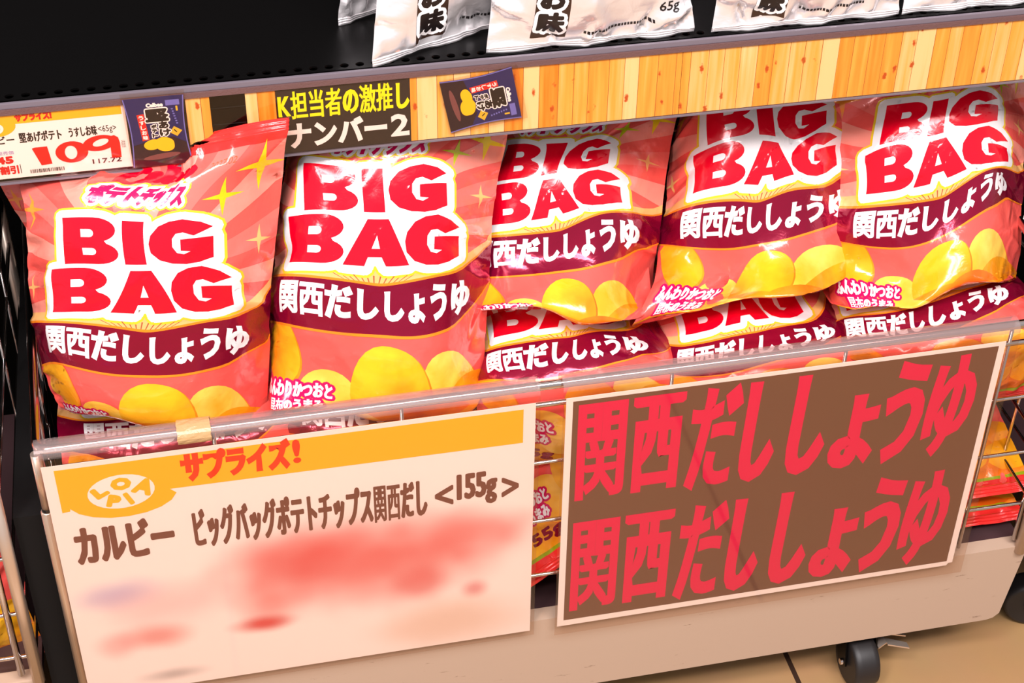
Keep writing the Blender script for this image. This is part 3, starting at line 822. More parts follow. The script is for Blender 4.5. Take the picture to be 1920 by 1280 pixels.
# glyphs in unit boxes, y down
GB = [(0, 0)] + arc(.60, .26, .36, .26, -90, 62) + arc(.64, .76, .36, .24, -62, 90) + [(.02, 1.0)]
GBh = [[(.36, .25)] + arc(.52, .335, .07, .085, -90, 90, 6) + [(.36, .42)], [(.37, .65)] + arc(.55, .725, .07, .075, -90, 90, 6) + [(.38, .80)]]
GI = [(0, .02), (.88, .02), (1, 1), (.10, 1)]
GA = [(0, 1), (.33, .03), (.66, .03), (1, .97), (.64, .98), (.575, .82), (.37, .83), (.32, 1)]
GAh = [[(.42, .66), (.545, .655), (.49, .38)]]
GG = [(.985, .20), (.82, .08), (.56, 0), (.34, .04), (.16, .14), (.03, .34), (0, .52), (.03, .72), (.17, .89), (.38, .98), (.60, 1.0), (.80, .96), (1.0, .85), (.99, .40), (.52, .44), (.52, .695), (.67, .715), (.57, .775), (.46, .74), (.39, .60), (.39, .42), (.45, .31), (.56, .285), (.72, .365)]

def pink_bag_art():
    a = Art(); P = PI
    # rays
    cx, cy = .5, .60
    rnd = random.Random(7); ang = -200
    k = 0
    while ang < 20:
        w = 8.6; t0, t1 = math.radians(ang), math.radians(ang + w * (1 if k % 2 else 1.2))
        def edge(t):
            c, s = math.cos(t), math.sin(t)
            q = min([v for v in ((1 - cx) / c if c > 1e-6 else 9, -cx / c if c < -1e-6 else 9, -cy / s if s < -1e-6 else 9, (.8 - cy) / s if s > 1e-6 else 9)])
            return (cx + q * c, cy + q * s)
        if k % 2 == 0:
            pts = [(cx, cy)]
            for m_ in range(4): pts.append(edge(t0 + (t1 - t0) * m_ / 3))
            a.poly(pts, P['print_light_ray'] if (k // 2) % 2 else P['print_pale_ray'], 1)
        ang += w * (1 if k % 2 else 1.2); k += 1
    a.poly([(0, 0), (1, 0), (1, .035), (0, .035)], P['film_red'], 2)
    a.star(.925, .13, .085, P['print_star_yellow'], 2); a.star(.815, .225, .065, P['print_star_green'], 2); a.star(.935, .42, .045, P['print_peach'], 2)
    a.star(.04, .26, .07, P['print_orange'], 2); a.star(.03, .60, .05, P['print_peach'], 2)
    a.text('2027.02', (.73, .068, .83, .092), P['print_brown'], 2, down=True, rot=-.06)
    a.text('Calbee', (.34, .045, .66, .125), P['print_red'], 2, down=True, bold=.008, shear=.2)
    a.text('ポテトチップス', (.315, .140, .685, .242), P['print_magenta'], 6, bold=.0060, down=True, shear=.15, sharp=True,
           halos=[(.022, P['print_gold'], 3), (.014, P['print_white'], 4)])
    # big letters
    L = []
    def g(pts, holes, x0, x1, y0, y1):
        hs = [mp(h, x0, x1, y0, y1) for h in holes]
        outl = mp(pts, x0, x1, y0, y1)
        fl, fc = a.poly(outl, P['print_red'], 5, hs); L.append((fl, fc))
    g(GB, GBh, .204, .430, .302, .508); g(GI, [], .443, .537, .306, .506); g(GG, [], .550, .790, .300, .512)
    g(GB, GBh, .150, .385, .526, .735); g(GA, GAh, .385, .636, .530, .735); g(GG, [], .618, .850, .522, .738)
    for fl, fc in L:
        a.stroke(fl, fc, .0435, P['print_gold'], 3, 10); a.stroke(fl, fc, .034, P['print_white'], 4, 10)
    a.rect(.24, .40, .76, .64, P['print_white'], 4)
    # peach swoosh and fan above the band
    S = [k / 30 for k in range(31)]
    def band_top(s): return .772 + .030 * math.sin(math.pi * min(s / .9, 1)) - (.0 if s < .8 else 3.6 * (s - .8) ** 2)
    def band_bot(s): return .955 + .058 * math.sin(math.pi * min(max(s, 0), 1) ** .9) - (.0 if s < .8 else 3.6 * (s - .8) ** 2)
    a.poly([(s, band_top(s) - .045 - .02 * math.sin(math.pi * s)) for s in S] + [(s, band_top(s)) for s in S[::-1]], P['print_peach'], 2)
    for k in range(13):
        b = -.9 + 1.8 * k / 12
        xb, yb = .5 + .10 * b, .800; xt, yt = .5 + .17 * b, .768 - .002 * (1 - b * b)
        a.poly([(xb - .0015, yb), (xt - .003, yt), (xt + .003, yt), (xb + .0015, yb)], P['print_brown'], 3)
    a.poly([(s, band_top(s) - .010) for s in S] + [(s, band_bot(s) + .010) for s in S[::-1]], P['print_orange_edge'], 6)
    a.poly([(s, band_top(s)) for s in S] + [(s, band_bot(s)) for s in S[::-1]], P['print_maroon_band'], 7)
    def sag(x, y): return (x, y + .028 * math.sin(math.pi * min(max((x - .10) / .84, 0), 1)) - .012)
    a.cjk('関西だししょうゆ', (.135, .805, .905, .948), P['print_white'], 8, .0040, .0062, down=True, warp=sag)
    # crisps
    a.poly([(0, 1.42)] + [(s, 1.36 + .02 * math.sin(9 * s)) for s in S] + [(1, 1.56), (0, 1.56)], P['print_orange'], 1)
    def chip(cx, cy, rx, ry, rot, mat, lay, seed, inner=None):
        a.ellipse(cx + .006, cy + .007, rx * 1.02, ry * 1.02, P['print_chip_orange' if mat != 'print_chip_orange' else 'print_orange_edge'], lay - .5, rot=rot, wob=.035, seed=seed, n=30)
        a.ellipse(cx, cy, rx, ry, P[mat], lay, rot=rot, wob=.035, seed=seed, n=30)
        if inner: a.ellipse(cx - rx * .12, cy - ry * .12, rx * .66, ry * .62, P[inner], lay + 1, rot=rot, wob=.05, seed=seed + 9, n=26)
    chip(.125, 1.085, .092, .150, -.25, 'print_chip_yellow', 5, 1)
    chip(.33, 1.27, .120, .115, .1, 'print_chip_light', 3, 2)
    chip(.55, 1.20, .140, .165, .5, 'print_chip_yellow', 4, 3)
    chip(.53, 1.33, .16, .085, -.1, 'print_chip_orange', 5, 8)
    chip(.80, 1.20, .125, .150, -.5, 'print_chip_light', 3, 14)
    chip(.88, 1.27, .13, .12, -.4, 'print_chip_yellow', 4, 4)
    chip(.74, 1.30, .13, .085, .2, 'print_chip_orange', 5, 21)
    chip(.92, 1.38, .14, .09, .3, 'print_chip_yellow', 6, 5)
    chip(.41, 1.36, .14, .075, .2, 'print_chip_light', 6, 6)
    chip(.68, 1.39, .13, .065, -.2, 'print_chip_yellow', 7, 12)
    chip(.18, 1.44, .20, .10, 0, 'print_chip_yellow', 3, 7)
    chip(.75, 1.47, .22, .06, 0, 'print_chip_orange', 3, 11)
    hal = [(.0115, P['print_magenta'], 8)]
    a.cjk('ふんわりかつおと', (.060, 1.210, .345, 1.275), P['print_white'], 9, .0014, .0030, down=True, halos=hal)
    a.cjk('昆布のうまみ', (.090, 1.285, .315, 1.350), P['print_white'], 9, .0014, .0030, down=True, halos=hal)
    a.text('155g', (.12, 1.395, .34, 1.475), P['print_maroon_band'], 8, bold=.0045, down=True)
    a.poly([(0, 1.525), (1, 1.525), (1, 1.56), (0, 1.56)], P['film_red'], 9)
    a.poly([(0, 1.505), (1, 1.505), (1, 1.525), (0, 1.525)], P['print_lime'], 9)
    return a

SIL = [principled('silver_film', (246, 240, 241), rough=.2, metal=.6, bump=(60, .2, .004), crease=(14, .35, .014)), principled('silver_brown_strip', (54, 34, 26), rough=.28, bump=(60, .2, .004)),
       principled('silver_white_print', (250, 246, 246), rough=.3), principled('silver_black_print', (26, 18, 18), rough=.35),
       principled('silver_pale_print', (250, 236, 234), rough=.3, metal=.2)]
def silver_bag_art():
    a = Art()
    a.rect(.20, 0, .365, 1.27, 1, 1)
    for k, c in enumerate('うすしお味'):
        t1 = 1.245 - (4 - k) * .142
        a.text(c, (.218, t1 - .128, .348, t1), 3, 3, bold=.008, down=True, halos=[(.017, 2, 2)])
    for k, c in enumerate('堅あげ'):
        a.text(c, (.48, .06 + k * .27, .74, .31 + k * .27), 3, 3, bold=.02, down=True, halos=[(.016, 2, 2)])
    a.text('65g', (.83, 1.145, .93, 1.205), 3, 2, down=True, bold=.001, shear=.25)
    rnd = random.Random(5); x = .45
    while x < .80:
        w = rnd.uniform(.008, .014); a.rect(x, 1.235, x + w, 1.250, 3, 2); x += w + .005
    return a

def slice_art(art, NS, NT, T):
    """cut the artwork along the film's grid lines so that it can follow the film"""
    V, F, M, L = art.arrays()
    bm = bmesh.new(); lay = bm.verts.layers.float.new('layer')
    lv = np.zeros(len(V))
    for f, l in zip(F, L): lv[f] = l
    bv = []
    for (x, y), l in zip(V, lv):
        q = bm.verts.new((x, y, 0)); q[lay] = l; bv.append(q)
    for f, m in zip(F, M):
        try:
            q = bm.faces.new([bv[i] for i in f]); q.material_index = int(m)
        except ValueError: pass
    def cut(co, no):
        bmesh.ops.bisect_plane(bm, geom=bm.verts[:] + bm.edges[:] + bm.faces[:], plane_co=co, plane_no=no, dist=1e-7)
    # keep only what lies on the bag
    for co, no in (((0, 0, 0), (-1, 0, 0)), ((1, 0, 0), (1, 0, 0)), ((0, 0, 0), (0, -1, 0)), ((0, T, 0), (0, 1, 0))):
        bmesh.ops.bisect_plane(bm, geom=bm.verts[:] + bm.edges[:] + bm.faces[:], plane_co=co, plane_no=no, dist=1e-7, clear_outer=True)
    for i in range(1, NS): cut((i / NS, 0, 0), (1, 0, 0))
    for j in range(1, NT): cut((0, T * j / NT, 0), (0, 1, 0))
    for k in range(1, NS + NT): cut((k / NS, 0, 0), (NS, NT / T, 0))
    bm.verts.ensure_lookup_table(); bm.verts.index_update()
    V2 = np.array([v.co[:2] for v in bm.verts]); L2 = np.array([v[lay] for v in bm.verts])
    F2 = []
    for f in bm.faces:                                   # the same winding for every printed piece
        ids = [v.index for v in f.verts]; q = V2[ids]
        ar = (q[:, 0] * np.roll(q[:, 1], -1) - np.roll(q[:, 0], -1) * q[:, 1]).sum()
        F2.append(ids if ar > 0 else ids[::-1])
    M2 = [f.material_index for f in bm.faces]
    bm.free()
    return V2, L2, F2, M2

NS, NT = 52, 78
PINK_ART = slice_art(pink_bag_art(), NS, NT, T_BAG)
SILVER_ART = slice_art(silver_bag_art(), NS, NT, T_SIL)

BAG_POINTS = {
 'A1': [(0.204,0.3,-1076,647,6658),(0.79,0.3,109,642,6519),(0.204,0.51,-1135,542,6270),(0.79,0.51,54,536,6132),(0.5,0.3,-497,539,6633),(0.5,0.51,-546,409,6281),(0.15,0.525,-1260,600,6195),(0.85,0.525,206,600,6013),(0.15,0.735,-1284,545,5817),(0.85,0.735,166,545,5627),(0.5,0.735,-551,333,5849),(0.14,0.81,-1346,547,5671),(0.14,0.95,-1360,534,5408),(0.9,0.81,293,613,5353),(0.9,0.95,241,597,5087),(0.52,0.81,-568,321,5645),(0.52,0.95,-600,314,5386),(0,0.02,-1394,1350,6752),(0.5,0,49,1000,6843),(0.25,0,-715,1150,6715),(1,0,771,740,7198),(0.32,0.145,-802,715,6883),(0.68,0.145,-80,715,6804),(0,0.3,-1390,952,6485),(0,0.5,-1458,920,6038),(0,0.765,-1477,877,5518),(0,0.95,-1484,848,5080),(0,1.2,-1438,808,4675),(1,0.2,711,968,6628),(1,0.4,617,936,6128),(1,0.6,526,904,5634),(1,0.8,469,872,5115),(1,1,426,840,4664),(1,1.2,384,808,4291),(0.1,1.33,-1275,600,4679),(0.5,1.36,-615,450,4540),(0.9,1.34,208,550,4315),(0,1.56,-1150,1000,4520),(0.5,1.56,-300,1050,4450),(1,1.56,550,1000,4400)],
 'A2': [(0.204,0.3,912,1172,6611),(0.79,0.3,2137,1167,6452),(0.204,0.51,866,980,6257),(0.79,0.51,2096,974,6087),(0.5,0.3,1503,1064,6569),(0.5,0.51,1458,846,6240),(0.15,0.525,731,1031,6181),(0.85,0.525,2210,1031,5968),(0.15,0.735,698,889,5807),(0.85,0.735,2180,889,5603),(0.5,0.735,1393,677,5818),(0.14,0.81,608,860,5625),(0.14,0.95,581,788,5354),(0.9,0.81,2287,925,5342),(0.9,0.95,2242,851,5063),(0.52,0.81,1433,634,5606),(0.52,0.95,1414,568,5358),(0.32,0.24,1159,1172,6661),(0.68,0.24,1935,1172,6591),(0,0.1,838,1592,6581),(0,0.3,751,1477,6311),(0,0.5,661,1362,6009),(0,0.77,560,1206,5446),(0,1,486,1073,4961),(0,1.25,424,929,4469),(1,0.06,2766,1615,6450),(1,0.2,2697,1535,6207),(1,0.37,2629,1437,5984),(1,0.62,2552,1292,5523),(1,0.8,2517,1188,5184),(1,1,2465,1073,4725),(1,1.25,2406,929,4245),(0.07,1.22,433,787,4643),(0.33,1.22,935,542,4666),(0.1,1.36,409,500,4510),(0.5,1.38,1292,400,4319),(0.9,1.36,2239,500,4235),(0,1.56,600,1000,4370),(0.5,1.56,1400,1050,4300),(1,1.56,2200,1000,4370)],
 'B3': [(0.204,0.3,2834,1871,6148),(0.79,0.3,3824,1866,6116),(0.204,0.51,2677,1665,5893),(0.79,0.51,3717,1659,5925),(0.5,0.3,3316,1772,6190),(0.5,0.51,3142,1544,5991),(0.15,0.525,2592,1710,5818),(0.85,0.525,3873,1710,5835),(0.15,0.735,2560,1549,5505),(0.85,0.735,3861,1549,5550),(0.5,0.735,3156,1356,5664),(0.14,0.81,2412,1511,5336),(0.14,0.95,2394,1425,5114),(0.9,0.81,4047,1571,5302),(0.9,0.95,3990,1483,5070),(0.52,0.81,3199,1306,5505),(0.52,0.95,3186,1225,5293),(0.4,0.24,3049,1858,6238),(0.68,0.22,3729,1906,6190),(0,0.3,2478,2148,5922),(0,0.77,2300,1832,5196),(0,1.2,2163,1542,4612),(1,0.1,4566,2283,6000),(1,0.33,4473,2128,5700),(1,0.47,4427,2034,5504),(1,0.62,4378,1933,5165),(1,0.85,4300,1778,4859),(1,1.03,4247,1657,4568),(0.9,1.28,3826,850,4763),(0.6,1.33,3248,800,4849),(0.15,1.27,2493,900,5051),(0,1.56,2350,1700,4750),(0.5,1.56,3300,1700,4750),(1,1.56,4200,1700,4750)],
 'B4': [(0.204,0.3,4780,2051,6252),(0.537,0.3,5411,1954,6306),(0.204,0.51,4733,1832,5939),(0.537,0.51,5357,1712,6036),(0.79,0.51,5913,1827,6005),(0.15,0.525,4610,1876,5822),(0.62,0.525,5516,1712,5943),(0.15,0.735,4581,1702,5511),(0.62,0.735,5478,1527,5707),(0.85,0.735,6027,1702,5580),(0.4,0.735,5051,1521,5674),(0.14,0.81,4484,1659,5309),(0.14,0.95,4467,1564,5086),(0.805,0.81,5895,1593,5410),(0.805,0.95,5889,1500,5189),(0.5,0.81,5171,1453,5475),(0.5,0.95,5164,1364,5250),(0,0.2,4653,2403,5964),(0,0.45,4507,2218,5521),(0,0.75,4428,1997,5117),(0,1,4330,1813,4812),(0,1.2,4087,1200,4832),(0,1.4,3859,1050,4521),(0.05,1.23,4115,1120,4854),(0.33,1.2,4829,1289,4663),(0.35,1.38,4446,850,4771),(0.65,1.36,5124,850,4822),(0.9,1.33,5717,900,4782),(1,0.3,6620,2329,5938),(1,0.75,6587,1997,5283),(1,1.2,6567,1665,4545),(0,1.56,4050,1700,4300),(0.5,1.56,5100,1800,4500),(1,1.56,6000,1800,4550)],
 'B5': [(0.204,0.3,6472,1771,6224),(0.79,0.3,7594,1766,6244),(0.204,0.51,6356,1565,5915),(0.79,0.51,7535,1559,6006),(0.5,0.3,6995,1672,6297),(0.5,0.51,6860,1444,6038),(0.15,0.525,6260,1610,5781),(0.85,0.525,7716,1610,5838),(0.15,0.735,6239,1449,5458),(0.85,0.735,7687,1449,5607),(0.5,0.735,6860,1256,5646),(0.14,0.81,6151,1411,5256),(0.14,0.95,6142,1325,5048),(0.9,0.81,7722,1471,5438),(0.9,0.95,7709,1383,5249),(0.52,0.81,6916,1206,5455),(0.52,0.95,6892,1125,5242),(0,0.25,6055,2082,6154),(0,0.45,6036,1947,5762),(0,0.65,6028,1812,5446),(0,0.77,6027,1732,5145),(0,1,5986,1577,4812),(0,1.2,6021,1442,4384),(0.05,1.2,5975,1327,4602),(0.33,1.2,6552,1066,4609),(1,0.2,8139,2115,5952),(1,0.4,8127,1981,5605),(1,0.6,8107,1846,5316),(1,0.8,8107,1712,4958),(1,1,8109,1577,4593),(1,1.2,8049,1442,4297),(0.1,1.37,6017,850,4553),(0.45,1.4,6618,800,4534),(0.9,1.36,7546,850,4653),(0,1.56,6000,1700,4300),(0.5,1.56,7000,1800,4300),(1,1.56,8000,1800,4300)],
 'C6': [(0.5,0.735,3207,1016,4638),(0.15,0.735,2526,1123,4553),(0.85,0.735,3761,1123,4481),(0.14,0.81,2438,966,4447),(0.14,0.95,2407,690,4460),(0.9,0.81,4011,999,4377),(0.9,0.95,3904,723,4413),(0.52,0.81,3218,850,4611),(0.52,0.95,3141,578,4613),(0.3,0.81,2708,880,4584),(1,0.8,4305,1150,4165),(1,0.95,4242,850,4165),(0,0.85,2338,1050,4257),(0,0,2270,3300,4450),(0.5,0,3285,3300,4450),(1,0,4300,3300,4450),(0,0.4,2320,2350,4300),(0.5,0.4,3285,2000,4490),(1,0.4,4250,2350,4300),(0,1.56,2320,600,3380),(0.5,1.56,3285,500,3380),(1,1.56,4250,600,3380),(0,1.25,2300,620,3980),(0.5,1.25,3285,240,3980),(1,1.25,4270,620,3980)],
 'C7': [(0.5,0.735,5009,1016,4433),(0.15,0.735,4439,1123,4276),(0.85,0.735,5677,1123,4312),(0.14,0.81,4316,966,4207),(0.14,0.95,4256,690,4190),(0.9,0.81,5913,999,4265),(0.9,0.95,5786,723,4296),(0.52,0.81,5054,850,4389),(0.52,0.95,4951,578,4381),(0.3,0.81,4602,880,4306),(1,0.8,6139,1150,4145),(1,0.95,6052,850,4159),(0,0.85,4189,1050,4096),(0,0,4100,3300,4350),(0.5,0,5125,3300,4350),(1,0,6150,3300,4350),(0,0.4,4150,2350,4200),(0.5,0.4,5125,2000,4390),(1,0.4,6100,2350,4200),(0,1.56,4150,600,3380),(0.5,1.56,5125,500,3380),(1,1.56,6100,600,3380),(0,1.25,4130,620,3980),(0.5,1.25,5125,240,3980),(1,1.25,6120,620,3980)],
 'C8': [(0.5,0.735,6763,1016,4453),(0.14,0.81,6021,966,4306),(0.14,0.95,5948,690,4296),(0.9,0.81,7694,999,4475),(0.9,0.95,7574,723,4470),(0.52,0.81,6770,850,4481),(0.52,0.95,6668,578,4452),(0.3,0.81,6327,880,4395),(1,0.8,8047,1150,4271),(1,0.95,7932,850,4306),(0,0.85,5949,1050,4023),(0,0,5950,3300,4300),(0.5,0,7000,3300,4300),(1,0,8050,3300,4300),(0,0.4,6000,2350,4150),(0.5,0.4,7000,2000,4340),(1,0.4,8000,2350,4150),(0,1.56,6000,600,3450),(0.5,1.56,7000,500,3450),(1,1.56,8000,600,3450),(0,1.25,5980,620,4050),(0.5,1.25,7000,240,4050),(1,1.25,8020,620,4050)],
 'D9': [(0.14,0.81,-1258,966,4234),(0.14,0.95,-1236,690,4219),(0.9,0.81,441,999,4156),(0.9,0.95,421,723,4133),(0.52,0.81,-412,850,4301),(0.52,0.95,-421,578,4274),(0,0.9,-1492,950,4142),(1,0.9,668,950,4094),(0,0,-1500,3300,4180),(0.5,0,-450,3300,4180),(1,0,600,3300,4180),(0,0.4,-1450,2350,4030),(0.5,0.4,-450,2000,4220),(1,0.4,550,2350,4030),(0,1.56,-1450,600,2700),(0.5,1.56,-450,500,2700),(1,1.56,550,600,2700),(0,1.25,-1470,620,3300),(0.5,1.25,-450,240,3300),(1,1.25,570,620,3300)],
 'D10': [(0.14,0.81,696,966,4128),(0.14,0.95,689,690,4115),(0.9,0.81,2389,999,4069),(0.9,0.95,2344,723,4053),(0.52,0.81,1528,850,4194),(0.52,0.95,1495,578,4187),(0,0.9,464,950,3999),(1,0.9,2612,950,4000),(0,0,450,3300,4120),(0.5,0,1410,3300,4120),(1,0,2370,3300,4120),(0,0.4,500,2350,3970),(0.5,0.4,1410,2000,4160),(1,0.4,2320,2350,3970),(0,1.56,500,600,2700),(0.5,1.56,1410,500,2700),(1,1.56,2320,600,2700),(0,1.25,480,620,3300),(0.5,1.25,1410,240,3300),(1,1.25,2340,620,3300)],
 'E10': [(0,0.08,-1732,2259,6131),(0,0.3,-1634,2146,5882),(0,0.5,-1536,2044,5680),(0,1,-1433,1787,5080),(1,0.08,157,2259,6157),(1,0.5,259,2044,5621),(1,1,383,1787,5063),(0.5,0.3,-710,1770,6143),(0.5,0.8,-520,1390,5754),(0,1.56,-1000,1700,4700),(0.5,1.56,-100,1700,4700),(1,1.56,800,1700,4700)],
 'G11': [(0,0,1483,2129,4367),(0.12,0,1677,2129,4508),(0.35,0,2049,2129,4779),(0.65,0,2535,2129,5131),(0.88,0,2907,2129,5402),(1,0,3101,2129,5543),(0,0.25,1662,1819,4018),(0.12,0.25,1857,1748,4197),(0.35,0.25,2229,1693,4497),(0.65,0.25,2714,1693,4850),(0.88,0.25,3086,1748,5090),(1,0.25,3280,1819,5193),(0,0.6,1914,1386,3529),(0.12,0.6,2108,1286,3723),(0.35,0.6,2480,1208,4035),(0.65,0.6,2966,1208,4388),(0.88,0.6,3338,1286,4617),(1,0.6,3532,1386,4704),(0,0.95,2165,953,3040),(0.12,0.95,2360,853,3235),(0.35,0.95,2732,775,3547),(0.65,0.95,3217,775,3899),(0.88,0.95,3589,853,4128),(1,0.95,3783,953,4215),(0,1.3,2417,520,2551),(0.12,1.3,2611,447,2731),(0.35,1.3,2983,391,3031),(0.65,1.3,3469,391,3384),(0.88,1.3,3841,447,3624),(1,1.3,4035,520,3726),(0,1.56,2604,198,2188),(0.12,1.56,2798,198,2329),(0.35,1.56,3170,198,2599),(0.65,1.56,3655,198,2952),(0.88,1.56,4028,198,3222),(1,1.56,4222,198,3363)],
 'H12': [(0,0,6150,3450,3150),(0.12,0,6390,3450,3152),(0.35,0,6850,3450,3157),(0.65,0,7450,3450,3163),(0.88,0,7910,3450,3168),(1,0,8150,3450,3170),(0,0.25,6150,2969,3013),(0.12,0.25,6390,2873,3066),(0.35,0.25,6850,2799,3111),(0.65,0.25,7450,2799,3117),(0.88,0.25,7910,2873,3082),(1,0.25,8150,2969,3033),(0,0.6,6150,2296,2820),(0.12,0.6,6390,2161,2895),(0.35,0.6,6850,2057,2955),(0.65,0.6,7450,2057,2961),(0.88,0.6,7910,2161,2910),(1,0.6,8150,2296,2840),(0,0.95,6150,1623,2628),(0.12,0.95,6390,1488,2703),(0.35,0.95,6850,1383,2763),(0.65,0.95,7450,1383,2769),(0.88,0.95,7910,1488,2718),(1,0.95,8150,1623,2648),(0,1.3,6150,950,2436),(0.12,1.3,6390,852,2490),(0.35,1.3,6850,776,2536),(0.65,1.3,7450,776,2542),(0.88,1.3,7910,852,2506),(1,1.3,8150,950,2456),(0,1.56,6150,450,2293),(0.12,1.56,6390,450,2295),(0.35,1.56,6850,450,2300),(0.65,1.56,7450,450,2306),(0.88,1.56,7910,450,2310),(1,1.56,8150,450,2313)],
 'I13': [(0,0,6100,3500,2050),(0.12,0,6340,3500,2050),(0.35,0,6800,3500,2050),(0.65,0,7400,3500,2050),(0.88,0,7860,3500,2050),(1,0,8100,3500,2050),(0,0.25,6100,3000,2035),(0.12,0.25,6340,2989,2145),(0.35,0.25,6800,2981,2230),(0.65,0.25,7400,2981,2230),(0.88,0.25,7860,2989,2145),(1,0.25,8100,3000,2035),(0,0.6,6100,2301,2014),(0.12,0.6,6340,2285,2168),(0.35,0.6,6800,2273,2288),(0.65,0.6,7400,2273,2288),(0.88,0.6,7860,2285,2168),(1,0.6,8100,2301,2014),(0,0.95,6100,1601,1993),(0.12,0.95,6340,1585,2148),(0.35,0.95,6800,1573,2268),(0.65,0.95,7400,1573,2268),(0.88,0.95,7860,1585,2148),(1,0.95,8100,1601,1993),(0,1.3,6100,901,1972),(0.12,1.3,6340,890,2084),(0.35,1.3,6800,881,2171),(0.65,1.3,7400,881,2171),(0.88,1.3,7860,890,2084),(1,1.3,8100,901,1972),(0,1.56,6100,381,1956),(0.12,1.56,6340,381,1956),(0.35,1.56,6800,381,1956),(0.65,1.56,7400,381,1956),(0.88,1.56,7860,381,1956),(1,1.56,8100,381,1956)],
 'K15': [(0,0,-4400,600,4650),(0.12,0,-4163,600,4686),(0.35,0,-3708,600,4756),(0.65,0,-3115,600,4847),(0.88,0,-2660,600,4916),(1,0,-2423,600,4953),(0,0.25,-4326,600,4156),(0.12,0.25,-4089,472,4192),(0.35,0.25,-3634,372,4261),(0.65,0.25,-3041,372,4352),(0.88,0.25,-2586,472,4422),(1,0.25,-2349,600,4458),(0,0.6,-4222,600,3463),(0.12,0.6,-3985,420,3500),(0.35,0.6,-3530,281,3569),(0.65,0.6,-2937,281,3660),(0.88,0.6,-2482,420,3730),(1,0.6,-2245,600,3766),(0,0.95,-4118,600,2771),(0.12,0.95,-3881,420,2807),(0.35,0.95,-3426,279,2877),(0.65,0.95,-2833,279,2968),(0.88,0.95,-2378,420,3037),(1,0.95,-2141,600,3074),(0,1.3,-4014,600,2079),(0.12,1.3,-3777,469,2115),(0.35,1.3,-3322,368,2185),(0.65,1.3,-2729,368,2275),(0.88,1.3,-2275,469,2345),(1,1.3,-2037,600,2381),(0,1.56,-3937,600,1565),(0.12,1.56,-3700,600,1601),(0.35,1.56,-3245,600,1670),(0.65,1.56,-2652,600,1761),(0.88,1.56,-2197,600,1831),(1,1.56,-1960,600,1867)],
 'S1': [(0,0,1500,1510,10005),(0.1,0,1678,1584,10005),(0.33,0,2087,1754,10005),(0.67,0,2693,2006,10005),(0.9,0,3102,2176,10005),(1,0,3280,2250,10005),(0,0.2,1560,1433,9636),(0.1,0.2,1726,1418,9636),(0.33,0.2,2108,1502,9636),(0.67,0.2,2672,1754,9636),(0.9,0.2,3054,2010,9636),(1,0.2,3220,2173,9636),(0,0.5,1610,1318,9082),(0.1,0.5,1766,1265,9082),(0.33,0.5,2125,1311,9082),(0.67,0.5,2655,1563,9082),(0.9,0.5,3014,1857,9082),(1,0.5,3170,2058,9082),(0,0.8,1610,1202,8528),(0.1,0.8,1766,1149,8528),(0.33,0.8,2125,1196,8528),(0.67,0.8,2655,1448,8528),(0.9,0.8,3014,1741,8528),(1,0.8,3170,1942,8528),(0,1.08,1565,1095,8011),(0.1,1.08,1730,1076,8011),(0.33,1.08,2110,1156,8011),(0.67,1.08,2670,1407,8011),(0.9,1.08,3050,1668,8011),(1,1.08,3215,1835,8011),(0,1.3,1500,1010,7605),(0.1,1.3,1678,1084,7605),(0.33,1.3,2087,1254,7605),(0.67,1.3,2693,1506,7605),(0.9,1.3,3102,1676,7605),(1,1.3,3280,1750,7605)],
 'S2': [(0,0,2450,1530,9905),(0.1,0,2629,1534,9905),(0.33,0,3041,1543,9905),(0.67,0,3649,1557,9905),(0.9,0,4061,1566,9905),(1,0,4240,1570,9905),(0,0.2,2506,1453,9551),(0.1,0.2,2674,1362,9551),(0.33,0.2,3060,1279,9551),(0.67,0.2,3630,1292,9551),(0.9,0.2,4016,1394,9551),(1,0.2,4184,1493,9551),(0,0.5,2552,1338,9020),(0.1,0.5,2710,1206,9020),(0.33,0.5,3075,1082,9020),(0.67,0.5,3615,1096,9020),(0.9,0.5,3980,1238,9020),(1,0.5,4138,1378,9020),(0,0.8,2552,1222,8490),(0.1,0.8,2710,1090,8490),(0.33,0.8,3075,967,8490),(0.67,0.8,3615,981,8490),(0.9,0.8,3980,1122,8490),(1,0.8,4138,1262,8490),(0,1.08,2510,1115,7994),(0.1,1.08,2677,1019,7994),(0.33,1.08,3061,931,7994),(0.67,1.08,3629,945,7994),(0.9,1.08,4013,1051,7994),(1,1.08,4180,1155,7994),(0,1.3,2450,1030,7605),(0.1,1.3,2629,1034,7605),(0.33,1.3,3041,1043,7605),(0.67,1.3,3649,1057,7605),(0.9,1.3,4061,1066,7605),(1,1.3,4240,1070,7605)],
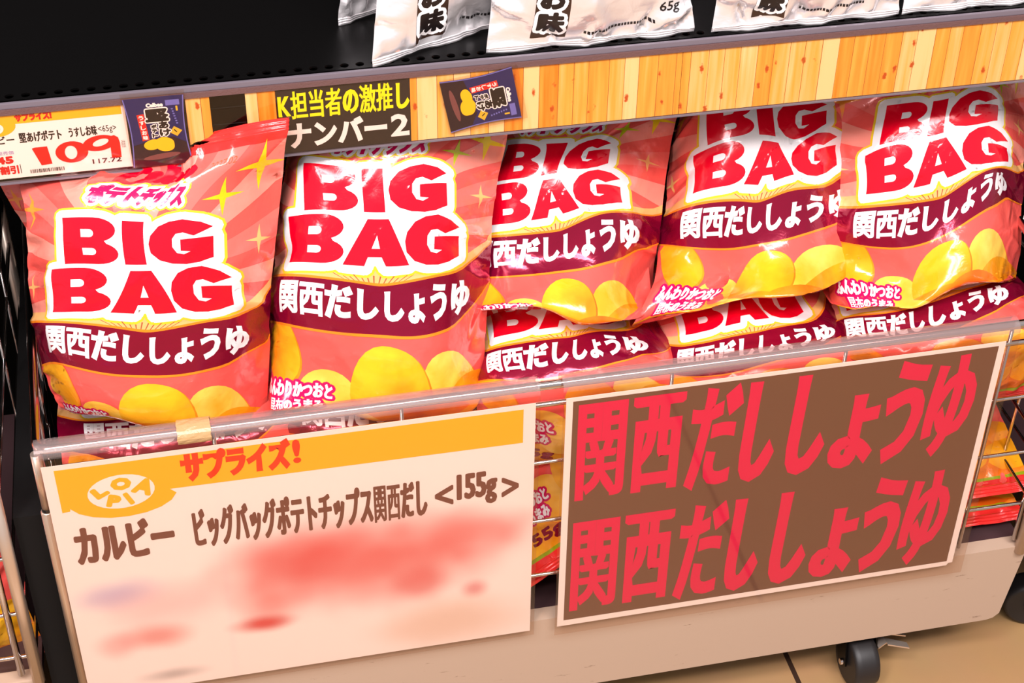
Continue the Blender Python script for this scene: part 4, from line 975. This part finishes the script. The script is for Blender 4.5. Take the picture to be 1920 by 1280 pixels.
 'S3': [(0,0,4380,1530,9905),(0.1,0,4549,1533,9905),(0.33,0,4938,1540,9905),(0.67,0,5512,1550,9905),(0.9,0,5901,1557,9905),(1,0,6070,1560,9905),(0,0.2,4433,1453,9551),(0.1,0.2,4591,1361,9551),(0.33,0.2,4956,1275,9551),(0.67,0.2,5494,1286,9551),(0.9,0.2,5859,1385,9551),(1,0.2,6017,1483,9551),(0,0.5,4476,1338,9020),(0.1,0.5,4626,1205,9020),(0.33,0.5,4970,1079,9020),(0.67,0.5,5480,1089,9020),(0.9,0.5,5824,1229,9020),(1,0.5,5974,1368,9020),(0,0.8,4476,1222,8490),(0.1,0.8,4626,1089,8490),(0.33,0.8,4970,964,8490),(0.67,0.8,5480,974,8490),(0.9,0.8,5824,1113,8490),(1,0.8,5974,1252,8490),(0,1.08,4437,1115,7994),(0.1,1.08,4595,1018,7994),(0.33,1.08,4957,928,7994),(0.67,1.08,5493,938,7994),(0.9,1.08,5855,1042,7994),(1,1.08,6013,1145,7994),(0,1.3,4380,1030,7605),(0.1,1.3,4549,1033,7605),(0.33,1.3,4938,1040,7605),(0.67,1.3,5512,1050,7605),(0.9,1.3,5901,1057,7605),(1,1.3,6070,1060,7605)],
 'S4': [(0,0,6100,1560,9905),(0.1,0,6270,1562,9905),(0.33,0,6661,1567,9905),(0.67,0,7239,1573,9905),(0.9,0,7630,1578,9905),(1,0,7800,1580,9905),(0,0.2,6153,1483,9551),(0.1,0.2,6312,1390,9551),(0.33,0.2,6679,1302,9551),(0.67,0.2,7221,1309,9551),(0.9,0.2,7588,1406,9551),(1,0.2,7747,1503,9551),(0,0.5,6197,1368,9020),(0.1,0.5,6347,1234,9020),(0.33,0.5,6694,1106,9020),(0.67,0.5,7206,1113,9020),(0.9,0.5,7553,1250,9020),(1,0.5,7703,1388,9020),(0,0.8,6197,1252,8490),(0.1,0.8,6347,1118,8490),(0.33,0.8,6694,990,8490),(0.67,0.8,7206,997,8490),(0.9,0.8,7553,1134,8490),(1,0.8,7703,1272,8490),(0,1.08,6157,1145,7994),(0.1,1.08,6316,1047,7994),(0.33,1.08,6681,955,7994),(0.67,1.08,7219,962,7994),(0.9,1.08,7584,1063,7994),(1,1.08,7743,1165,7994),(0,1.3,6100,1060,7605),(0.1,1.3,6270,1062,7605),(0.33,1.3,6661,1067,7605),(0.67,1.3,7239,1073,7605),(0.9,1.3,7630,1078,7605),(1,1.3,7800,1080,7605)],
 'S0': [(0,0,1330,2280,9905),(0.1,0,1497,2342,9905),(0.33,0,1881,2485,9905),(0.67,0,2449,2695,9905),(0.9,0,2833,2838,9905),(1,0,3000,2900,9905),(0,0.2,1386,2203,9551),(0.1,0.2,1542,2186,9551),(0.33,0.2,1900,2251,9551),(0.67,0.2,2430,2462,9551),(0.9,0.2,2788,2682,9551),(1,0.2,2944,2823,9551),(0,0.5,1431,2088,9020),(0.1,0.5,1578,2036,9020),(0.33,0.5,1916,2069,9020),(0.67,0.5,2414,2279,9020),(0.9,0.5,2752,2532,9020),(1,0.5,2899,2708,9020),(0,0.8,1431,1972,8490),(0.1,0.8,1578,1921,8490),(0.33,0.8,1916,1953,8490),(0.67,0.8,2414,2164,8490),(0.9,0.8,2752,2417,8490),(1,0.8,2899,2592,8490),(0,1.08,1390,1865,7994),(0.1,1.08,1545,1844,7994),(0.33,1.08,1902,1906,7994),(0.67,1.08,2428,2116,7994),(0.9,1.08,2785,2340,7994),(1,1.08,2940,2485,7994),(0,1.3,1330,1780,7605),(0.1,1.3,1497,1842,7605),(0.33,1.3,1881,1985,7605),(0.67,1.3,2449,2195,7605),(0.9,1.3,2833,2338,7605),(1,1.3,3000,2400,7605)],
 'S5': [(0,0,3300,2700,9905),(0.1,0,3470,2700,9905),(0.33,0,3861,2700,9905),(0.67,0,4439,2700,9905),(0.9,0,4830,2700,9905),(1,0,5000,2700,9905),(0,0.2,3353,2623,9551),(0.1,0.2,3512,2544,9551),(0.33,0.2,3879,2467,9551),(0.67,0.2,4421,2467,9551),(0.9,0.2,4788,2544,9551),(1,0.2,4947,2623,9551),(0,0.5,3397,2508,9020),(0.1,0.5,3547,2394,9020),(0.33,0.5,3894,2284,9020),(0.67,0.5,4406,2284,9020),(0.9,0.5,4753,2394,9020),(1,0.5,4903,2508,9020),(0,0.8,3397,2392,8490),(0.1,0.8,3547,2279,8490),(0.33,0.8,3894,2169,8490),(0.67,0.8,4406,2169,8490),(0.9,0.8,4753,2279,8490),(1,0.8,4903,2392,8490),(0,1.08,3357,2285,7994),(0.1,1.08,3516,2202,7994),(0.33,1.08,3881,2121,7994),(0.67,1.08,4419,2121,7994),(0.9,1.08,4784,2202,7994),(1,1.08,4943,2285,7994),(0,1.3,3300,2200,7605),(0.1,1.3,3470,2200,7605),(0.33,1.3,3861,2200,7605),(0.67,1.3,4439,2200,7605),(0.9,1.3,4830,2200,7605),(1,1.3,5000,2200,7605)],
 'S6': [(0,0,5100,2700,9905),(0.1,0,5270,2700,9905),(0.33,0,5661,2700,9905),(0.67,0,6239,2700,9905),(0.9,0,6630,2700,9905),(1,0,6800,2700,9905),(0,0.2,5153,2623,9551),(0.1,0.2,5312,2544,9551),(0.33,0.2,5679,2467,9551),(0.67,0.2,6221,2467,9551),(0.9,0.2,6588,2544,9551),(1,0.2,6747,2623,9551),(0,0.5,5197,2508,9020),(0.1,0.5,5347,2394,9020),(0.33,0.5,5694,2284,9020),(0.67,0.5,6206,2284,9020),(0.9,0.5,6553,2394,9020),(1,0.5,6703,2508,9020),(0,0.8,5197,2392,8490),(0.1,0.8,5347,2279,8490),(0.33,0.8,5694,2169,8490),(0.67,0.8,6206,2169,8490),(0.9,0.8,6553,2279,8490),(1,0.8,6703,2392,8490),(0,1.08,5157,2285,7994),(0.1,1.08,5316,2202,7994),(0.33,1.08,5681,2121,7994),(0.67,1.08,6219,2121,7994),(0.9,1.08,6584,2202,7994),(1,1.08,6743,2285,7994),(0,1.3,5100,2200,7605),(0.1,1.3,5270,2200,7605),(0.33,1.3,5661,2200,7605),(0.67,1.3,6239,2200,7605),(0.9,1.3,6630,2200,7605),(1,1.3,6800,2200,7605)],
}

def tps(pts, S, Tt):
    p = np.array(pts, float); X = p[:, :2]; Yv = p[:, 2:] * 1e-4
    def U(r2): return np.where(r2 > 1e-12, r2 * np.log(np.maximum(r2, 1e-12)), 0)
    n = len(X); d2 = ((X[:, None] - X[None]) ** 2).sum(2)
    K = U(d2) + np.eye(n) * .0015
    A = np.zeros((n + 3, n + 3)); A[:n, :n] = K; A[:n, n] = 1; A[:n, n + 1:] = X; A[n, :n] = 1; A[n + 1:, :n] = X.T
    W = np.linalg.solve(A, np.vstack([Yv, np.zeros((3, 3))]))
    Q = np.stack([S.ravel(), Tt.ravel()], 1)
    d2 = ((Q[:, None] - X[None]) ** 2).sum(2)
    return (U(d2) @ W[:n] + W[n] + Q @ W[n + 1:]).reshape(S.shape + (3,))

def smooth01(x): x = np.clip(x, 0, 1); return x * x * (3 - 2 * x)

def wrinkles(S, Tt, T, seed, amp):
    rnd = random.Random(seed); D = np.zeros_like(S)
    # folds running in from the side edges
    for side in (0, 1):
        t = rnd.uniform(.03, .12)
        while t < T:
            a = rnd.uniform(-1, 1) * .0046; w = rnd.uniform(.010, .026); sl = rnd.uniform(-.5, .5); ln = rnd.uniform(.06, .20)
            d = S if side == 0 else 1 - S
            D += a * np.exp(-(d / ln) ** 2) * np.exp(-((Tt - t - sl * d) / (w + .10 * d)) ** 2)
            t += rnd.uniform(.06, .20)
    # folds fanning out of the seals
    for end in (0, 1):
        s = rnd.uniform(.03, .10)
        while s < 1:
            a = rnd.uniform(-1, 1) * .0046; w = rnd.uniform(.010, .024); sl = rnd.uniform(-.5, .5) + (s - .5) * .5; ln = rnd.uniform(.06, .22)
            d = Tt if end == 0 else T - Tt
            D += a * np.exp(-(d / ln) ** 2) * np.exp(-((S - s - sl * d) / (w + .10 * d)) ** 2)
            s += rnd.uniform(.06, .17)
    # a few long creases over the front, and slow waves
    for _ in range(7):
        s0, t0, an = rnd.uniform(0, 1), rnd.uniform(0, T), rnd.uniform(0, math.pi)
        u = (S - s0) * math.cos(an) + (Tt - t0) * math.sin(an); v = -(S - s0) * math.sin(an) + (Tt - t0) * math.cos(an)
        D += rnd.uniform(-1, 1) * .0016 * np.exp(-(u / .16) ** 2) * np.exp(-(v / rnd.uniform(.012, .03)) ** 2)
    for _ in range(6):
        D += rnd.uniform(.2, .5) * .0011 * np.sin(S * rnd.uniform(4, 13) + Tt * rnd.uniform(-12, 12) + rnd.uniform(0, 6))
    return D * amp

def grid_normals(P):
    du = np.gradient(P, axis=0); dv = np.gradient(P, axis=1)
    n = np.cross(dv, du); l = np.linalg.norm(n, axis=2, keepdims=True); return n / np.maximum(l, 1e-9)

def make_bag(key, name, label, group, art, mats, seal_mat, T, seed, amp=1.0, category='crisp bag', seal_len=.011):
    S, Tt = np.meshgrid(np.linspace(0, 1, NS + 1), np.linspace(0, T, NT + 1), indexing='ij')
    F0 = tps(BAG_POINTS[key], S, Tt)
    # chord sheet between the side edges: where the back film starts from
    chord = F0[:1] * (1 - S[..., None]) + F0[-1:] * S[..., None]
    k = (smooth01(Tt / .10) * smooth01((T - Tt) / .10))[..., None]
    kk = .35 + .65 * k
    Fr = chord + (F0 - chord) * kk
    Bk = chord - (Fr - chord) * .55
    N = grid_normals(Fr)
    mid = N[NS // 2, NT // 2]
    out = (F0 - chord)[NS // 2, NT // 2]
    if mid.dot(out) < 0: N = -N
    edge = np.minimum(1, np.minimum(S, 1 - S) / .02) * np.minimum(1, np.minimum(Tt, T - Tt) / .02)
    Fr = Fr + N * (wrinkles(S, Tt, T, seed, amp) * (.25 + .75 * edge))[..., None]
    Bk = Bk.copy()
    for arr in (Bk,):
        arr[0] = Fr[0]; arr[-1] = Fr[-1]; arr[:, 0] = Fr[:, 0]; arr[:, -1] = Fr[:, -1]
    N2 = grid_normals(Fr)
    if N2[NS // 2, NT // 2].dot(N[NS // 2, NT // 2]) < 0: N2 = -N2
    lo = Fr.reshape(-1, 3)
    base = Vector((float(lo[:, 0].mean()), float(lo[:, 1].mean()), float(lo[:, 2].min())))
    root = empty(name, base, label, category, group)
    nv = (NS + 1) * (NT + 1)
    vid = np.arange(nv).reshape(NS + 1, NT + 1)
    q = np.concatenate([np.stack([vid[:-1, :-1], vid[:-1, 1:], vid[1:, :-1]], -1).reshape(-1, 3), np.stack([vid[:-1, 1:], vid[1:, 1:], vid[1:, :-1]], -1).reshape(-1, 3)])
    # front faces must look outward
    gp = Fr[NS // 2, NT // 2]
    fn = np.cross(Fr[NS // 2, NT // 2 + 1] - gp, Fr[NS // 2 + 1, NT // 2] - gp)
    same = fn.dot(N2[NS // 2, NT // 2]) > 0              # (s,t) winding seen from outside
    if not same: q = q[:, ::-1]
    faces = q.tolist(); nfront = len(faces)
    # back grid (coarse is enough: share the border)
    vb = vid + nv
    qb = np.stack([vb[:-1, :-1], vb[1:, :-1], vb[1:, 1:], vb[:-1, 1:]], -1).reshape(-1, 4)
    if not same: qb = qb[:, ::-1]
    faces += qb.tolist()
    V2, L2, F2, M2 = art
    a = np.clip(V2[:, 0] * NS, 0, NS - 1e-6); b = np.clip(V2[:, 1] / T * NT, 0, NT - 1e-6)
    i, j = a.astype(int), b.astype(int); u, v = (a - i)[:, None], (b - j)[:, None]
    def bil(G):
        A_, B_, C_, D_ = G[i, j], G[i + 1, j], G[i, j + 1], G[i + 1, j + 1]
        return np.where(u + v <= 1, A_ + u * (B_ - A_) + v * (C_ - A_), D_ + (1 - u) * (C_ - D_) + (1 - v) * (B_ - D_))
    AN = bil(N2); AN /= np.linalg.norm(AN, axis=1, keepdims=True)
    AP = bil(Fr) + AN * (.00012 + .00006 * L2)[:, None]
    off = 2 * nv
    faces += [[x + off for x in (f[::-1] if same else f)] for f in F2]
    allv = np.vstack([Fr.reshape(-1, 3), Bk.reshape(-1, 3), AP])
    me = bpy.data.meshes.new('film'); me.from_pydata(allv.tolist(), [], faces)
    mi = np.zeros(len(faces), int); mi[nfront + len(qb):] = M2
    me.polygons.foreach_set('material_index', mi.tolist())
    me.polygons.foreach_set('use_smooth', [True] * len(faces))
    me.update()
    # smooth film normals for the printed pieces
    NB = -N2.reshape(-1, 3)
    me.normals_split_custom_set_from_vertices(np.vstack([N2.reshape(-1, 3), NB, AN]).tolist())
    link_mesh('film', me, mats, root)
    # crimped seals
    for end in (0, 1):
        row = Fr[:, 0] if end == 0 else Fr[:, -1]
        nxt = Fr[:, 3] if end == 0 else Fr[:, -4]
        d = row - nxt; d /= np.maximum(np.linalg.norm(d, axis=1, keepdims=True), 1e-6)
        d = d.mean(0); d /= np.linalg.norm(d)
        nn = N2[NS // 2, 6 if end == 0 else NT - 6]
        m_ = 12; bm = bmesh.new(); gridv = []
        for side in (1, -1):
            gridv.append([[bm.verts.new(tuple(row[x] + d * (seal_len * y / m_) + nn * (.0004 * side + .0005 * math.sin(y * math.pi * .5 * 1.0) + .0016 * math.sin(x * .35 + seed) * (y / m_)))) for x in range(NS + 1)] for y in range(m_ + 1)])
        for sd, G in enumerate(gridv):
            for y in range(m_):
                for x in range(NS):
                    f = (G[y][x], G[y][x + 1], G[y + 1][x + 1], G[y + 1][x]); bm.faces.new(f if sd == 0 else f[::-1])
        A, B = gridv
        for x in range(NS):
            bm.faces.new((A[m_][x], A[m_][x + 1], B[m_][x + 1], B[m_][x])); bm.faces.new((A[0][x + 1], A[0][x], B[0][x], B[0][x + 1]))
        for x in (0, NS):
            for y in range(m_): bm.faces.new((A[y][x], A[y + 1][x], B[y + 1][x], B[y][x]))
        bmesh.ops.recalc_face_normals(bm, faces=bm.faces)
        from_bm('top_seal' if end == 0 else 'bottom_seal', bm, seal_mat, root, smooth=True)
    return root

G1 = 'pink crisp bags in the wire basket'
G2 = 'silver crisp bags on the upper shelf'
pink = [('A1', 'pink crisp bag at the front left, its top corner over the price rail'),
        ('A2', 'pink crisp bag standing second from the left, below the black and yellow card'),
        ('B3', 'pink crisp bag in the middle of the basket, left edge behind the second bag'),
        ('B4', 'pink crisp bag second from the right, its right edge covered by the last bag'),
        ('B5', 'pink crisp bag standing at the far right of the basket under the pine strip'),
        ('C6', 'pink crisp bag lying flat under the middle bag, tucked behind the basket rim'),
        ('C7', 'pink crisp bag lying behind the rim under the second bag from the right'),
        ('C8', 'pink crisp bag lying behind the rim under the rightmost bag'),
        ('D9', 'pink crisp bag mostly hidden under the front left bag, behind the price sign'),
        ('D10', 'pink crisp bag hidden under the second bag from the left, behind the price sign'),
        ('E10', 'orange pink crisp bag corner showing behind the front left bag'),
        ('G11', 'tilted pink crisp bag low in the gap between the two big signs'),
        ('H12', 'pink crisp bag low at the right end of the basket beside the brown sign'),
        ('I13', 'pink crisp bag lying on the dark base board right of the brown sign'),
        ('K15', 'dim pink crisp bag in the cart at the left edge of the picture')]
for n_, (key, lab) in enumerate(pink):
    make_bag(key, 'crisp_bag', lab, G1 if key != 'K15' else None, PINK_ART, PRINT, PRINT[PI['film_red']], T_BAG, 11 + n_ * 7, 1.0)
silver = [('S1', 'silver crisp bag at the left end of the front row on the black shelf'),
          ('S2', 'silver crisp bag second in the front row, above the pine strip with the navy picture'),
          ('S3', 'silver crisp bag third in the front row, above the right pine strip'),
          ('S4', 'silver crisp bag at the right end of the front row, cut by the picture edge'),
          ('S0', 'silver crisp bag in the back row behind the leftmost silver bag'),
          ('S5', 'silver crisp bag in the back row seen between two front silver bags'),
          ('S6', 'silver crisp bag in the back row at the right behind the front row')]
for n_, (key, lab) in enumerate(silver):
    make_bag(key, 'silver_crisp_bag', lab, G2, SILVER_ART, SIL, SIL[0], T_SIL, 101 + n_ * 5, 2.0, seal_len=.0055)
